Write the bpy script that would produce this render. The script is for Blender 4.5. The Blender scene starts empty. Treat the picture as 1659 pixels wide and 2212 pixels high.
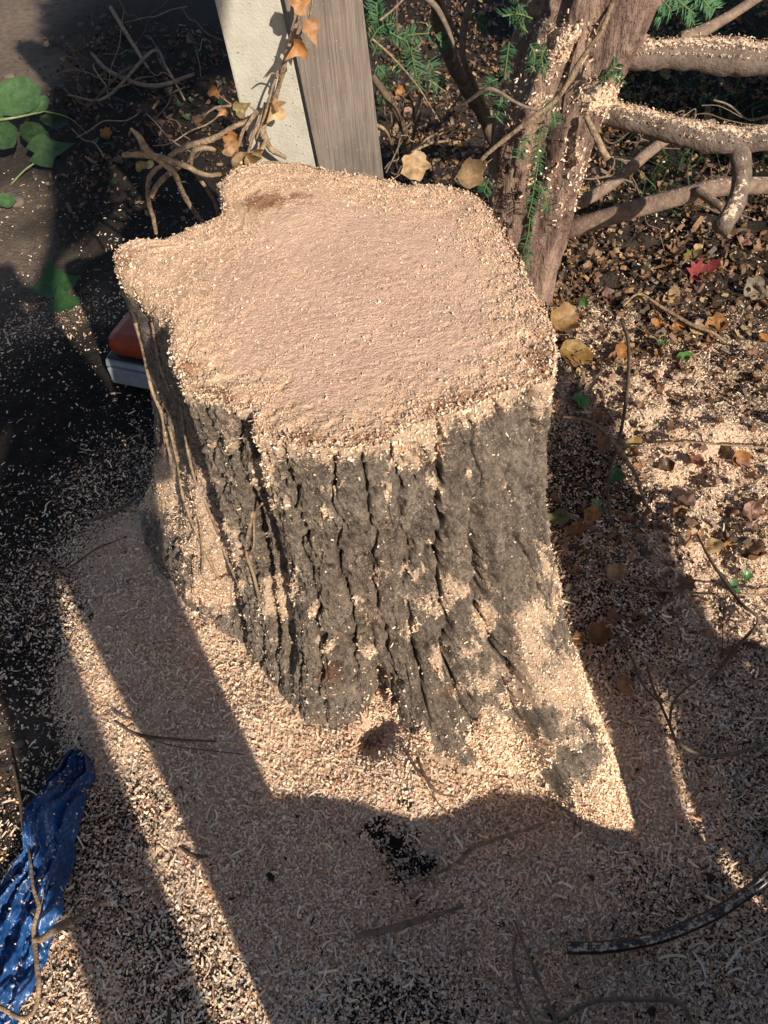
import bpy, math, numpy as np
from mathutils import Vector, Matrix
rng = np.random.default_rng(7)
sc = bpy.context.scene
R_ = math.radians

# ------------------------------------------------------------------ camera
CP, CR, FPX = R_(52), R_(5), 1662.0
CAM = np.array([0.0, 0.0, 1.5])
cf = np.array([0, math.cos(CP), -math.sin(CP)]); cu0 = np.array([0, math.sin(CP), math.cos(CP)]); cr0 = np.array([1.0, 0, 0])
cr = math.cos(CR)*cr0 - math.sin(CR)*cu0
cu = math.cos(CR)*cu0 + math.sin(CR)*cr0
cam_d = bpy.data.cameras.new('camera'); cam = bpy.data.objects.new('camera', cam_d); sc.collection.objects.link(cam)
cam_d.sensor_fit = 'VERTICAL'; cam_d.sensor_height = 36; cam_d.lens = 36*FPX/2212
cam_d.clip_start = 0.01; cam_d.clip_end = 500
cam.matrix_world = Matrix([[cr[0], cu[0], -cf[0], CAM[0]], [cr[1], cu[1], -cf[1], CAM[1]], [cr[2], cu[2], -cf[2], CAM[2]], [0, 0, 0, 1]])
sc.camera = cam
# ------------------------------------------------------------------ sky, sun, exposure
AZ, EL = R_(27), R_(30)
w = bpy.data.worlds.new('World'); sc.world = w; w.use_nodes = True
nt = w.node_tree; bg = nt.nodes['Background']; bg.inputs['Strength'].default_value = 0.08
sky = nt.nodes.new('ShaderNodeTexSky'); sky.sky_type = 'NISHITA'; sky.sun_disc = False
sky.sun_elevation = EL; sky.sun_rotation = R_(180) - AZ
nt.links.new(sky.outputs[0], bg.inputs[0])
sl = bpy.data.lights.new('sun', 'SUN'); sl.energy = 5.0; sl.angle = R_(0.6); sl.color = (1.0, 0.92, 0.79)
sun = bpy.data.objects.new('sun', sl); sc.collection.objects.link(sun)
ldir = Vector((-math.sin(AZ)*math.cos(EL), math.cos(AZ)*math.cos(EL), -math.sin(EL)))
sun.rotation_euler = ldir.to_track_quat('-Z', 'Y').to_euler()
vs = sc.view_settings; vs.view_transform = 'Standard'; vs.look = 'None'; vs.gamma = 1; vs.exposure = 0.6
try: vs.use_curve_mapping = False
except Exception: pass
sc.cycles.max_bounces = 6

# ------------------------------------------------------------------ maths helpers
def ray(x, y): return cf + cr*(x-829.5)/FPX - cu*(y-1106)/FPX
def pt(x, y, z=None, Y=None):
    """world point seen at (x, y) of the photo that lies at height z or at distance Y"""
    d = ray(x, y)
    k = (z-CAM[2])/d[2] if z is not None else (Y-CAM[1])/d[1]
    return CAM + d*k
def pix(P):
    d = P - CAM; k = d@cf
    return 829.5 + FPX*(d@cr)/k, 1106 - FPX*(d@cu)/k
def _h(ix, iy, iz, s):
    n = (ix.astype(np.int64)*374761393 + iy.astype(np.int64)*668265263 + iz.astype(np.int64)*2147483647 + s*1274126177) & 0xffffffff
    n = ((n ^ (n >> 13))*1274126177) & 0xffffffff
    n = (n ^ (n >> 16)) & 0xffffff
    return n/16777215.0
def noise(x, y, z=0.0, s=0):
    x, y, z = np.broadcast_arrays(np.asarray(x, float), np.asarray(y, float), np.asarray(z, float))
    X, Y, Z = np.floor(x), np.floor(y), np.floor(z)
    a, b, c = x-X, y-Y, z-Z
    a, b, c = a*a*(3-2*a), b*b*(3-2*b), c*c*(3-2*c)
    r = 0
    flat = np.all(Z == z)
    for k in ((0,) if flat else (0, 1)):
        wz = 1.0 if flat else (c if k else 1-c)
        q = (_h(X, Y, Z+k, s)*(1-a) + _h(X+1, Y, Z+k, s)*a)*(1-b) + (_h(X, Y+1, Z+k, s)*(1-a) + _h(X+1, Y+1, Z+k, s)*a)*b
        r = r + wz*q
    return r*2-1
def fbm(x, y, z=0.0, s=0, o=4):
    r, a, t = 0, 1.0, 0
    for i in range(o):
        r = r + a*noise(x*2**i, y*2**i, z*2**i if np.any(z) else 0.0, s+i*17); t += a; a *= .5
    return r/t
def sstep(a, b, x): t = np.clip((x-a)/(b-a), 0, 1); return t*t*(3-2*t)
def catmull(P, n):
    P = np.asarray(P, float)
    if len(P) < 2: return P
    Q = np.vstack([2*P[0]-P[1], P, 2*P[-1]-P[-2]]); out = []
    for i in range(1, len(Q)-2):
        t = np.linspace(0, 1, n, endpoint=False)[:, None]
        p0, p1, p2, p3 = Q[i-1], Q[i], Q[i+1], Q[i+2]
        out.append(.5*(2*p1+(-p0+p2)*t+(2*p0-5*p1+4*p2-p3)*t**2+(-p0+3*p1-3*p2+p3)*t**3))
    out.append(P[-1:]); return np.vstack(out)

# ------------------------------------------------------------------ object helpers
def mesh_np(name, v, q, mat=None, smooth=True, attrs=None, cols=None):
    v = np.ascontiguousarray(v, np.float32); me = bpy.data.meshes.new(name)
    if isinstance(q, np.ndarray):
        k = q.shape[1]; q = q.astype(np.int32)
        me.vertices.add(len(v)); me.vertices.foreach_set('co', v.ravel())
        me.loops.add(q.size); me.loops.foreach_set('vertex_index', q.ravel())
        me.polygons.add(len(q)); me.polygons.foreach_set('loop_start', np.arange(0, q.size, k, dtype=np.int32))
        me.polygons.foreach_set('loop_total', np.full(len(q), k, dtype=np.int32))
        me.update(calc_edges=True)
    else:
        me.from_pydata(v.tolist(), [], [list(map(int, f)) for f in q]); me.update()
    me.polygons.foreach_set('use_smooth', np.full(len(me.polygons), smooth, dtype=bool))
    for k_, a in (attrs or {}).items():
        at = me.attributes.new(k_, 'FLOAT', 'POINT'); at.data.foreach_set('value', np.ascontiguousarray(a, np.float32).ravel())
    for k_, a in (cols or {}).items():
        at = me.attributes.new(k_, 'FLOAT_COLOR', 'POINT')
        c = np.ones((len(v), 4), np.float32); c[:, :3] = a; at.data.foreach_set('color', c.ravel())
    if mat: me.materials.append(mat)
    return me
def obj(name, v, q, mat, parent=None, smooth=True, attrs=None, cols=None, origin=None):
    v = np.asarray(v, float)
    if parent is not None: o0 = np.array(parent.matrix_world.translation) if parent.type == 'EMPTY' else np.array(parent['org'])
    elif origin is not None: o0 = np.asarray(origin, float)
    else: o0 = np.array([v[:, 0].mean(), v[:, 1].mean(), v[:, 2].min()])
    o = bpy.data.objects.new(name, mesh_np(name, v-o0, q, mat, smooth, attrs, cols)); sc.collection.objects.link(o)
    if parent is not None: o.parent = parent
    else: o.location = o0
    return o
def tag(o, label, cat, group=None):
    o['label'] = label; o['category'] = cat
    if group: o['group'] = group
    return o
def thing(name, loc, label, cat, group=None):
    o = bpy.data.objects.new(name, None); sc.collection.objects.link(o); o.location = loc; o.empty_display_size = .05
    o.matrix_world = Matrix.Translation(loc)
    return tag(o, label, cat, group)
def kind(o, k): o['kind'] = k; return o
class MB:
    def __init__(s): s.v = []; s.f = []; s.n = 0; s.c = []
    def add(s, v, f, c=None):
        s.v.append(np.asarray(v, float)); s.f += [[i+s.n for i in g] for g in f]; s.n += len(v)
        if c is not None: s.c.append(np.tile(c, (len(v), 1)) if np.ndim(c) == 1 else c)
    def obj(s, name, mat, parent=None, **k):
        if s.c: k['cols'] = {'tint': np.vstack(s.c)}
        return obj(name, np.vstack(s.v), s.f, mat, parent, **k)
def frames(P):
    T = np.gradient(P, axis=0); T /= np.linalg.norm(T, axis=1)[:, None]+1e-12
    n = np.cross(T[0], [0, 0, 1.0]);
    if np.linalg.norm(n) < .1: n = np.cross(T[0], [0, 1.0, 0])
    N = []
    for t in T:
        n = n - t*(n@t); n = n/(np.linalg.norm(n)+1e-12); N.append(n.copy())
    N = np.array(N); return T, N, np.cross(T, N)
def tube(P, r, seg=8, sub=6, rough=.12, lump=20., seed=0, flat=1.0, cap=True):
    """limb along P (control points), r radii per control point"""
    P = np.asarray(P, float); r = np.broadcast_to(np.asarray(r, float), (len(P),))
    Q = catmull(P, sub); rr = catmull(r[:, None], sub)[:, 0]
    T, N, B = frames(Q); a = np.linspace(0, 2*math.pi, seg, endpoint=False)
    L = np.concatenate([[0], np.cumsum(np.linalg.norm(np.diff(Q, axis=0), axis=1))])
    AA, LL = np.meshgrid(a, L); rs = rr[:, None]*np.ones_like(AA)
    if rough: rs = rs*(1+rough*fbm(np.cos(AA)*1.7+seed*3.1, np.sin(AA)*1.7+LL*lump*.3, LL*lump, seed, 3))
    V = Q[:, None]+rs[..., None]*(np.cos(AA)[..., None]*N[:, None]+flat*np.sin(AA)[..., None]*B[:, None])
    m = len(Q); f = [(i*seg+j, i*seg+(j+1) % seg, (i+1)*seg+(j+1) % seg, (i+1)*seg+j) for i in range(m-1) for j in range(seg)]
    V = V.reshape(-1, 3)
    if cap:
        V = np.vstack([V, Q[0]-T[0]*rr[0]*.15, Q[-1]+T[-1]*rr[-1]*.15]); a0, b0 = len(V)-2, len(V)-1
        f += [(a0, (j+1) % seg, j) for j in range(seg)]+[(b0, (m-1)*seg+j, (m-1)*seg+(j+1) % seg) for j in range(seg)]
    return V, f
def box(c, s, rot=None, bev=0.0):
    import bmesh
    bm = bmesh.new(); bmesh.ops.create_cube(bm, size=1)
    for v in bm.verts: v.co = Vector((v.co.x*s[0], v.co.y*s[1], v.co.z*s[2]))
    if bev: bmesh.ops.bevel(bm, geom=list(bm.edges), offset=bev, segments=2, affect='EDGES', profile=.6)
    M = Matrix.Translation(c) @ (rot.to_4x4() if rot else Matrix.Identity(4))
    bm.transform(M); bm.verts.index_update()
    v = np.array([x.co[:] for x in bm.verts]); f = [[x.index for x in g.verts] for g in bm.faces]; bm.free(); return v, f

# ------------------------------------------------------------------ materials
def mat(name):
    m = bpy.data.materials.new(name); m.use_nodes = True; n = m.node_tree
    return m, n, n.nodes['Principled BSDF']
class G:
    def __init__(s, n): s.n = n; s.l = n.links
    def node(s, t, **k):
        x = s.n.nodes.new(t)
        for a, b in k.items(): setattr(x, a, b)
        return x
    def coord(s): return s.node('ShaderNodeTexCoord').outputs['Object']
    def geo(s): return s.node('ShaderNodeNewGeometry').outputs['Position']
    def attr(s, nm, col=False): return s.node('ShaderNodeAttribute', attribute_name=nm).outputs['Color' if col else 'Fac']
    def noise(s, vec, scale, detail=4, rough=.6, col=False):
        x = s.node('ShaderNodeTexNoise'); s.l.new(vec, x.inputs['Vector'])
        x.inputs['Scale'].default_value = scale; x.inputs['Detail'].default_value = detail; x.inputs['Roughness'].default_value = rough
        return x.outputs['Color' if col else 'Fac']
    def voro(s, vec, scale, out='Distance', feat='F1'):
        x = s.node('ShaderNodeTexVoronoi', feature=feat); s.l.new(vec, x.inputs['Vector']); x.inputs['Scale'].default_value = scale
        return x.outputs[out]
    def mapv(s, vec, sc=(1, 1, 1), rot=(0, 0, 0)):
        x = s.node('ShaderNodeMapping'); s.l.new(vec, x.inputs[0]); x.inputs['Scale'].default_value = sc; x.inputs['Rotation'].default_value = rot
        return x.outputs[0]
    def ramp(s, fac, stops):
        x = s.node('ShaderNodeValToRGB'); s.l.new(fac, x.inputs[0]); e = x.color_ramp.elements
        while len(e) < len(stops): e.new(.5)
        for i, (p, c) in enumerate(stops):
            e[i].position = p; e[i].color = (*c, 1) if np.ndim(c) else (c, c, c, 1)
        return x.outputs[0]
    def mix(s, f, a, b, mode='MIX'):
        x = s.node('ShaderNodeMix', data_type='RGBA', blend_type=mode)
        for i, v in ((0, f), (6, a), (7, b)):
            if isinstance(v, bpy.types.NodeSocket): s.l.new(v, x.inputs[i])
            elif i == 0: x.inputs[0].default_value = v
            else: x.inputs[i].default_value = (*v, 1)
        return x.outputs[2]
    def math(s, op, a, b=None, clamp=False):
        x = s.node('ShaderNodeMath', operation=op, use_clamp=clamp)
        for i, v in ((0, a), (1, b)):
            if v is None: continue
            if isinstance(v, bpy.types.NodeSocket): s.l.new(v, x.inputs[i])
            else: x.inputs[i].default_value = v
        return x.outputs[0]
    def bump(s, h, dist=.003, st=1.0, nrm=None):
        x = s.node('ShaderNodeBump'); s.l.new(h, x.inputs['Height']); x.inputs['Distance'].default_value = dist; x.inputs['Strength'].default_value = st
        if nrm: s.l.new(nrm, x.inputs['Normal'])
        return x.outputs[0]
DUSTC = [(.25, (.38, .20, .11)), (.42, (.66, .44, .29)), (.55, (.76, .55, .39)), (.75, (.84, .67, .50))]
def dust_col(g, v):
    a = g.noise(v, 260, 3, .7); c = g.ramp(a, DUSTC)
    b = g.noise(v, 9, 3); return g.mix(g.ramp(b, [(.4, 0), (.65, .35)]), c, (.60, .46, .34))
def simple(name, col, rough=.8, var=.35, scale=40, bump=.002, bscale=120, spec=.3, stretch=(1, 1, 1), sheen=0):
    m, n, b = mat(name); g = G(n); v = g.mapv(g.coord(), stretch)
    f = g.noise(v, scale, 5)
    lo = tuple(c*(1-var) for c in col); hi = tuple(min(1, c*(1+var)) for c in col)
    n.links.new(g.ramp(f, [(.3, lo), (.7, hi)]), b.inputs['Base Color']); b.inputs['Roughness'].default_value = rough
    b.inputs['Specular IOR Level'].default_value = spec
    if bump: n.links.new(g.bump(g.noise(v, bscale, 4), bump), b.inputs['Normal'])
    return m
def tint_mat(name, rough=.75, var=.25, spec=.3, bump=.0012, trans=0.0, scale=150):
    m, n, b = mat(name); g = G(n); v = g.coord()
    c = g.mix(1.0, g.attr('tint', True), g.ramp(g.noise(v, scale, 4), [(.3, 1-var), (.7, 1+var*.6)]), 'MULTIPLY')
    n.links.new(c, b.inputs['Base Color']); b.inputs['Roughness'].default_value = rough; b.inputs['Specular IOR Level'].default_value = spec
    if bump: n.links.new(g.bump(g.noise(v, 90, 3), bump), b.inputs['Normal'])
    if trans:
        t = g.node('ShaderNodeBsdfTranslucent'); n.links.new(c, t.inputs[0]); mx = g.node('ShaderNodeMixShader'); mx.inputs[0].default_value = trans
        out = n.nodes['Material Output']; n.links.new(b.outputs[0], mx.inputs[1]); n.links.new(t.outputs[0], mx.inputs[2]); n.links.new(mx.outputs[0], out.inputs[0])
    return m
M = {}
M['chip'] = tint_mat('wood_chip', .8, .18, .2, .0005, scale=300)
M['leaf'] = tint_mat('leaf', .55, .35, .4, .0012, .25, 90)
M['gleaf'] = tint_mat('green_leaf', .38, .3, .5, .001, .25, 60)
M['needle'] = tint_mat('needle', .55, .3, .25, 0, .1)
M['stem'] = simple('dry_stem', (.25, .17, .105), .88, .6, 75, .005, 190)
M['dark_stem'] = simple('dark_stem', (.10, .068, .045), .85, .4, 60, .0015, 160)
M['grey_stem'] = simple('grey_stem', (.16, .115, .085), .85, .4, 60, .0015, 160)
# yew bark: flaking purple brown plates
m, n, b = mat('yew_bark'); g = G(n); p = g.coord(); v = g.mapv(p, (1, 1, .22))
c = g.ramp(g.noise(v, 22, 5, .65), [(.3, (.09, .055, .044)), (.45, (.19, .12, .092)), (.55, (.27, .18, .135)), (.7, (.40, .27, .18))])
wz = g.mix(.35, g.mapv(p, (1, 1, .16)), g.noise(p, 14, 3, col=True)); e = g.ramp(g.voro(wz, 26, feat='DISTANCE_TO_EDGE'), [(.0, .45), (.07, 1.0)])
c = g.mix(1, c, e, 'MULTIPLY'); du = g.attr('dust'); nz = g.noise(p, 180, 3)
fac = g.ramp(g.math('ADD', du, g.math('MULTIPLY', g.math('SUBTRACT', nz, .5), 1.1)), [(.45, 0), (.6, 1)])
n.links.new(g.mix(fac, c, dust_col(g, p)), b.inputs['Base Color']); b.inputs['Roughness'].default_value = .8; b.inputs['Specular IOR Level'].default_value = .25
n.links.new(g.bump(g.math('ADD', g.noise(v, 60, 5, .7), g.noise(g.mapv(p, (1, 1, .4)), 22, 4)), .012), b.inputs['Normal']); M['yew'] = m
# cut branches with sawdust on top
def branch_mat(name, lo, hi, dustk):
    m, n, b = mat(name); g = G(n); p = g.coord()
    c = g.ramp(g.noise(p, 45, 5, .7), [(.3, lo), (.7, hi)])
    nr = g.node('ShaderNodeNewGeometry').outputs['Normal']; sx = g.node('ShaderNodeSeparateXYZ'); n.links.new(nr, sx.inputs[0])
    up = g.math('SUBTRACT', sx.outputs[2], 1-dustk); nz = g.math('MULTIPLY', g.math('SUBTRACT', g.noise(p, 110, 4, .75), .5), 2.6)
    n.links.new(g.mix(g.ramp(g.math('ADD', up, nz), [(.25, 0), (.45, 1)]), c, dust_col(g, p)), b.inputs['Base Color'])
    b.inputs['Roughness'].default_value = .85; b.inputs['Specular IOR Level'].default_value = .2
    n.links.new(g.bump(g.noise(p, 130, 4), .004), b.inputs['Normal']); return m
M['br_dark'] = branch_mat('dusty_branch', (.08, .058, .046), (.19, .14, .11), .42)
M['br_pink'] = branch_mat('smooth_branch', (.11, .075, .058), (.27, .185, .135), .14)
# ground
m, n, b = mat('ground_soil'); g = G(n); p = g.geo(); du = g.attr('dust'); cl = g.attr('lit_clay')
soil = g.ramp(g.noise(p, 35, 6, .7), [(.3, (.010, .008, .0065)), (.6, (.024, .018, .014)), (.8, (.05, .038, .029))])
lit_clay = g.ramp(g.noise(p, 30, 6, .7), [(.3, (.12, .085, .062)), (.55, (.21, .155, .115)), (.75, (.28, .215, .165))])
s2 = g.mix(cl, soil, lit_clay)
fle = g.math('ADD', du, g.math('MULTIPLY', g.math('SUBTRACT', g.noise(p, 170, 4, .8), .5), 1.7))
c = g.mix(g.ramp(fle, [(.52, 0), (.62, 1)]), s2, dust_col(g, p))
n.links.new(c, b.inputs['Base Color']); b.inputs['Roughness'].default_value = .9; b.inputs['Specular IOR Level'].default_value = .15
h = g.math('ADD', g.noise(p, 110, 6, .8), g.math('MULTIPLY', g.voro(p, 130), .5))
n.links.new(g.bump(h, .008), b.inputs['Normal']); M['ground'] = m
# stump bark
m, n, b = mat('stump_bark'); g = G(n); p = g.coord(); du = g.attr('dust'); dp = g.attr('deep'); ru = g.attr('rust')
v = g.mapv(p, (1, 1, .5))
c = g.ramp(g.noise(v, 30, 6, .75), [(.28, (.085, .066, .053)), (.45, (.205, .163, .13)), (.6, (.31, .248, .195)), (.8, (.46, .38, .30))])
c = g.mix(g.ramp(g.noise(g.mapv(p, (1, 1, .3)), 13, 4), [(.42, 0), (.62, .7)]), c, (.28, .215, .15))
c = g.mix(g.ramp(g.noise(p, 9, 5, .7), [(.5, 0), (.68, .6)]), c, (.15, .105, .085))
c = g.mix(g.math('MULTIPLY', g.ramp(g.noise(g.mapv(p, (.5, .5, 1.6)), 120, 5, .8), [(.52, 0), (.62, 1)]), .45), c, (.10, .08, .065))
c = g.mix(1, c, g.ramp(g.noise(g.mapv(p, (1, 1, .6)), 210, 4, .8), [(.32, (.45, .42, .40)), (.5, (1, 1, 1)), (.7, (1.35, 1.33, 1.3))]), 'MULTIPLY')
c = g.mix(g.math('MULTIPLY', g.ramp(g.noise(g.mapv(p, (1, 1, .45)), 75, 5, .8), [(.55, 0), (.62, 1)]), .6), c, (.07, .052, .043))
c = g.mix(g.math('MULTIPLY', ru, .8), c, (.24, .085, .035))
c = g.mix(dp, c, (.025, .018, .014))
fl = g.ramp(g.noise(p, 300, 3, .7), [(.57, 0), (.63, 1)]); c = g.mix(g.math('MULTIPLY', fl, g.math('MULTIPLY', g.ramp(g.noise(p, 16, 4), [(.38, .15), (.6, 1)]), .85)), c, (.56, .46, .37))
fac = g.ramp(g.math('ADD', du, g.math('MULTIPLY', g.math('SUBTRACT', g.noise(p, 170, 5, .9), .5), 2.2)), [(.46, 0), (.56, 1)])
n.links.new(g.mix(fac, c, dust_col(g, p)), b.inputs['Base Color']); b.inputs['Roughness'].default_value = .9; b.inputs['Specular IOR Level'].default_value = .15
h = g.math('ADD', g.noise(p, 160, 6, .8), g.math('MULTIPLY', g.noise(g.mapv(p, (.6, .6, 2)), 70, 4), .8))
n.links.new(g.bump(h, .011), b.inputs['Normal']); M['bark'] = m
# cut face
m, n, b = mat('cut_wood'); g = G(n); p = g.coord(); ed = g.attr('edge'); st = g.attr('stain')
vr = g.mapv(p, (1, 3.2, 1), (0, 0, .35))
c = g.ramp(g.noise(vr, 60, 5, .7), [(.25, (.60, .37, .26)), (.5, (.74, .49, .355)), (.75, (.80, .57, .425))])
c2 = g.ramp(g.noise(p, 150, 5, .8), [(.3, (.44, .24, .13)), (.45, (.70, .46, .30)), (.7, (.82, .61, .43))])
c = g.mix(g.ramp(g.math('ADD', ed, g.math('MULTIPLY', g.math('SUBTRACT', g.noise(p, 16, 5, .7), .5), .9)), [(.25, 0), (.7, 1)]), c, c2)
c = g.mix(g.ramp(g.math('ADD', st, g.math('MULTIPLY', g.math('SUBTRACT', g.noise(p, 70, 5, .75), .5), 1.4)), [(.5, 0), (.8, .8)]), c, (.24, .10, .04))
pit = g.ramp(g.voro(g.mapv(p, (1, 1.7, 1), (0, 0, .35)), 150), [(.08, 0), (.24, 1)])
gate = g.ramp(g.noise(p, 55, 3), [(.48, 1), (.58, 0)])
pit = g.math('MAXIMUM', pit, gate)
c = g.mix(1, c, g.mix(pit, (.24, .16, .12), (1, 1, 1)), 'MULTIPLY')
c = g.mix(1, c, g.ramp(g.noise(p, 7, 5, .7), [(.3, (.88, .84, .82)), (.7, (1.08, 1.08, 1.06))]), 'MULTIPLY')
rg = g.node('ShaderNodeTexWave', wave_type='RINGS', rings_direction='Z'); n.links.new(g.mapv(p, (1.05, .92, 1)), rg.inputs[0]); rg.inputs['Scale'].default_value = 17; rg.inputs['Distortion'].default_value = 2.5; rg.inputs['Detail'].default_value = 4; rg.inputs['Detail Scale'].default_value = 1.2
c = g.mix(g.math('MULTIPLY', g.ramp(rg.outputs['Fac'], [(.55, 0), (.95, 1)]), g.ramp(g.noise(p, 12, 3), [(.45, 0), (.7, .28)])), c, (.42, .24, .14))
sp = g.ramp(g.noise(p, 170, 2, .6), [(.66, 0), (.71, 1)]); c = g.mix(g.math('MULTIPLY', sp, .6), c, (.25, .13, .07))
n.links.new(c, b.inputs['Base Color']); b.inputs['Roughness'].default_value = .85; b.inputs['Specular IOR Level'].default_value = .2
wv = g.node('ShaderNodeTexWave', wave_type='RINGS', rings_direction='Z'); n.links.new(g.mapv(g.coord(), (1, 1, 1)), wv.inputs[0]); wv.inputs['Scale'].default_value = 60; wv.inputs['Distortion'].default_value = 5; wv.inputs['Detail'].default_value = 3; wv.inputs['Detail Scale'].default_value = 1.5
h = g.math('ADD', g.math('MULTIPLY', wv.outputs['Fac'], .06), g.math('ADD', g.noise(p, 210, 5, .75), g.math('MULTIPLY', pit, .5)))
n.links.new(g.bump(h, .006), b.inputs['Normal']); M['cut'] = m
# concrete
m, n, b = mat('concrete'); g = G(n); p = g.coord()
c = g.ramp(g.noise(p, 25, 6, .7), [(.3, (.30, .275, .225)), (.7, (.40, .37, .31))])
c = g.mix(g.ramp(g.noise(p, 240, 3, .7), [(.3, .35), (.4, 0)]), c, (.12, .1, .08))
c = g.mix(g.ramp(g.noise(g.mapv(p, (1, 1, .25)), 11, 5, .7), [(.5, 0), (.75, .45)]), c, (.20, .165, .115))
pv = g.ramp(g.voro(p, 75), [(.06, 0), (.12, 1)]); c = g.mix(g.math('MULTIPLY', g.math('SUBTRACT', 1.0, pv), g.ramp(g.noise(p, 40, 1), [(.5, 0), (.6, 1)])), c, (.16, .13, .1))
n.links.new(c, b.inputs['Base Color']); b.inputs['Roughness'].default_value = .9
n.links.new(g.bump(g.math('ADD', g.noise(p, 200, 5), pv), .002), b.inputs['Normal']); M['concrete'] = m
# weathered board
m, n, b = mat('weathered_wood'); g = G(n); p = g.coord(); v = g.mapv(p, (1, 1, .03))
c = g.ramp(g.noise(v, 190, 5, .75), [(.28, (.08, .06, .048)), (.5, (.165, .13, .105)), (.72, (.25, .20, .165))])
c = g.mix(1, c, g.ramp(g.noise(p, 9, 4), [(.3, .75), (.7, 1.1)]), 'MULTIPLY')
c = g.mix(g.ramp(g.noise(p, 330, 2), [(.72, 0), (.76, 1)]), c, (.55, .47, .38))
n.links.new(c, b.inputs['Base Color']); b.inputs['Roughness'].default_value = .85
n.links.new(g.bump(g.noise(v, 240, 5), .003), b.inputs['Normal']); M['board'] = m
# blue plastic
m, n, b = mat('blue_plastic'); g = G(n); p = g.coord()
c = g.ramp(g.noise(p, 9, 4), [(.3, (.006, .030, .11)), (.7, (.014, .08, .24))])
c = g.mix(g.ramp(g.noise(p, 130, 4, .8), [(.56, 0), (.70, .7)]), c, (.20, .18, .17))
n.links.new(c, b.inputs['Base Color']); b.inputs['Roughness'].default_value = .36; b.inputs['Specular IOR Level'].default_value = .5
hh = g.math('ADD', g.noise(g.mapv(p, (1, .35, 1), (0, 0, -.3)), 30, 4, .65), g.math('MULTIPLY', g.voro(p, 38, feat='DISTANCE_TO_EDGE'), .5))
n.links.new(g.bump(hh, .007), b.inputs['Normal']); M['blue'] = m
m, n, b = mat('black_pipe'); g = G(n); p = g.coord()
nr = g.node('ShaderNodeNewGeometry').outputs['Normal']; sx = g.node('ShaderNodeSeparateXYZ'); n.links.new(nr, sx.inputs[0])
f = g.ramp(g.math('ADD', g.math('MULTIPLY', sx.outputs[2], .35), g.noise(p, 55, 6, .9)), [(.84, 0), (.90, .85)])
n.links.new(g.mix(f, (.013, .013, .015), dust_col(g, p)), b.inputs['Base Color']); b.inputs['Roughness'].default_value = .35; b.inputs['Specular IOR Level'].default_value = .5; M['pipe'] = m
M['orange'] = simple('orange_plastic', (.26, .035, .010), .45, .25, 30, .0004, 100, .4)
M['palegrey'] = simple('pale_grey_plastic', (.19, .20, .215), .55, .2, 30, .0006, 100, .4)
M['black'] = simple('black_plastic', (.02, .02, .02), .5, .2, 30, 0)
M['steel'] = simple('steel', (.35, .35, .36), .4, .15, 30, 0)
M['cloth'] = simple('dark_cloth', (.05, .06, .09), .9, .2, 60, .001)
M['skin'] = simple('skin', (.45, .28, .2), .6, .08, 30, 0)
M['grass'] = tint_mat('grass', .5, .2, .3, 0, .2)
M['crown'] = tint_mat('crown_leaf', .5, .25, .3, 0, .2)
M['stone'] = simple('pebble', (.11, .085, .065), .8, .3, 30, .002)
M['limb'] = simple('tree_limb_bark', (.09, .07, .055), .9, .4, 25, .006, 50)

# ------------------------------------------------------------------ ground
SC = np.array([0.0, 1.02])          # middle of the stump
CTRL = np.array([(20,50,0,1),(80,100,0,1),(110,165,0,1),(170,60,0,0),(200,160,0,0),(350,150,0,0),(40,450,.12,1),(90,560,.12,.9),(125,680,.45,.4),(20,280,0,.3),(300,300,.05,0),(250,450,.1,0),(170,560,.12,0),(180,850,.14,0),(60,950,.1,0),(200,1050,.42,0),(60,1150,.28,0),(60,1300,.42,0),(150,1200,.55,0),(250,1200,.85,0),(200,1450,.9,0),(60,1450,.3,0),(20,1600,.12,.5),(60,1700,.3,.1),(220,1600,.75,0),(300,1500,.95,0),(330,1720,.45,0),(240,1800,.45,0),(400,1600,1,0),(500,1800,1,0),(380,1850,.8,0),(300,1950,.5,0),(330,2080,.32,0),(200,2100,.55,.2),(250,2180,.6,.3),(420,2100,.55,0),(480,2150,.35,0),(600,2000,.95,0),(600,2150,.75,0),(750,1900,1,0),(870,1840,.6,0),(820,2000,.9,0),(950,1980,.9,0),(850,2150,.35,0),(700,2190,.5,0),(1000,2130,.5,0),(1150,2100,.8,0),(1300,2150,.7,0),(1100,1900,.9,0),(1250,1950,.75,0),(1400,1950,.5,0),(1450,1750,.85,0),(1550,1800,.52,0),(1600,1600,.55,0),(1500,1550,.6,0),(1620,2000,.55,0),(1600,2150,.6,0),(1350,1300,.5,0),(1500,1250,.68,.3),(1300,1050,.42,0),(1500,1000,.72,.3),(1600,1100,.6,.3),(1400,850,.66,.4),(1600,850,.5,.3),(1300,750,.6,.3),(1550,720,.5,.3),(1400,600,.15,.15),(1600,600,.12,.1),(1300,550,.2,.1),(1500,400,0,0),(1500,200,0,0),(1100,50,0,0),(950,350,.08,.15),(900,200,.08,.2),(600,1500,1,0),(550,1650,1,0),(1000,1800,1,0),(700,1700,1,0),(150,90,0,0),(190,230,0,0),(140,215,0,0),(100,330,0,0),(150,400,.02,0),(120,470,.05,0),(200,500,.08,0),(300,60,0,0),(450,100,0,0),(20,350,0,.2),(165,760,.2,0),(420,250,0,0)], float)  # clay kept to the sunlit ground; dark soil deepens the shade beyond it
CW = np.array([pt(a, b, z=0)[:2] for a, b, *_ in CTRL])
H3 = pt(915, 1865, z=0); H4 = pt(820, 1795, z=0); H1, H2, H0 = pt(865, 1850, z=0), pt(800, 1600, z=0), pt(910, 1700, z=0)
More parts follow.
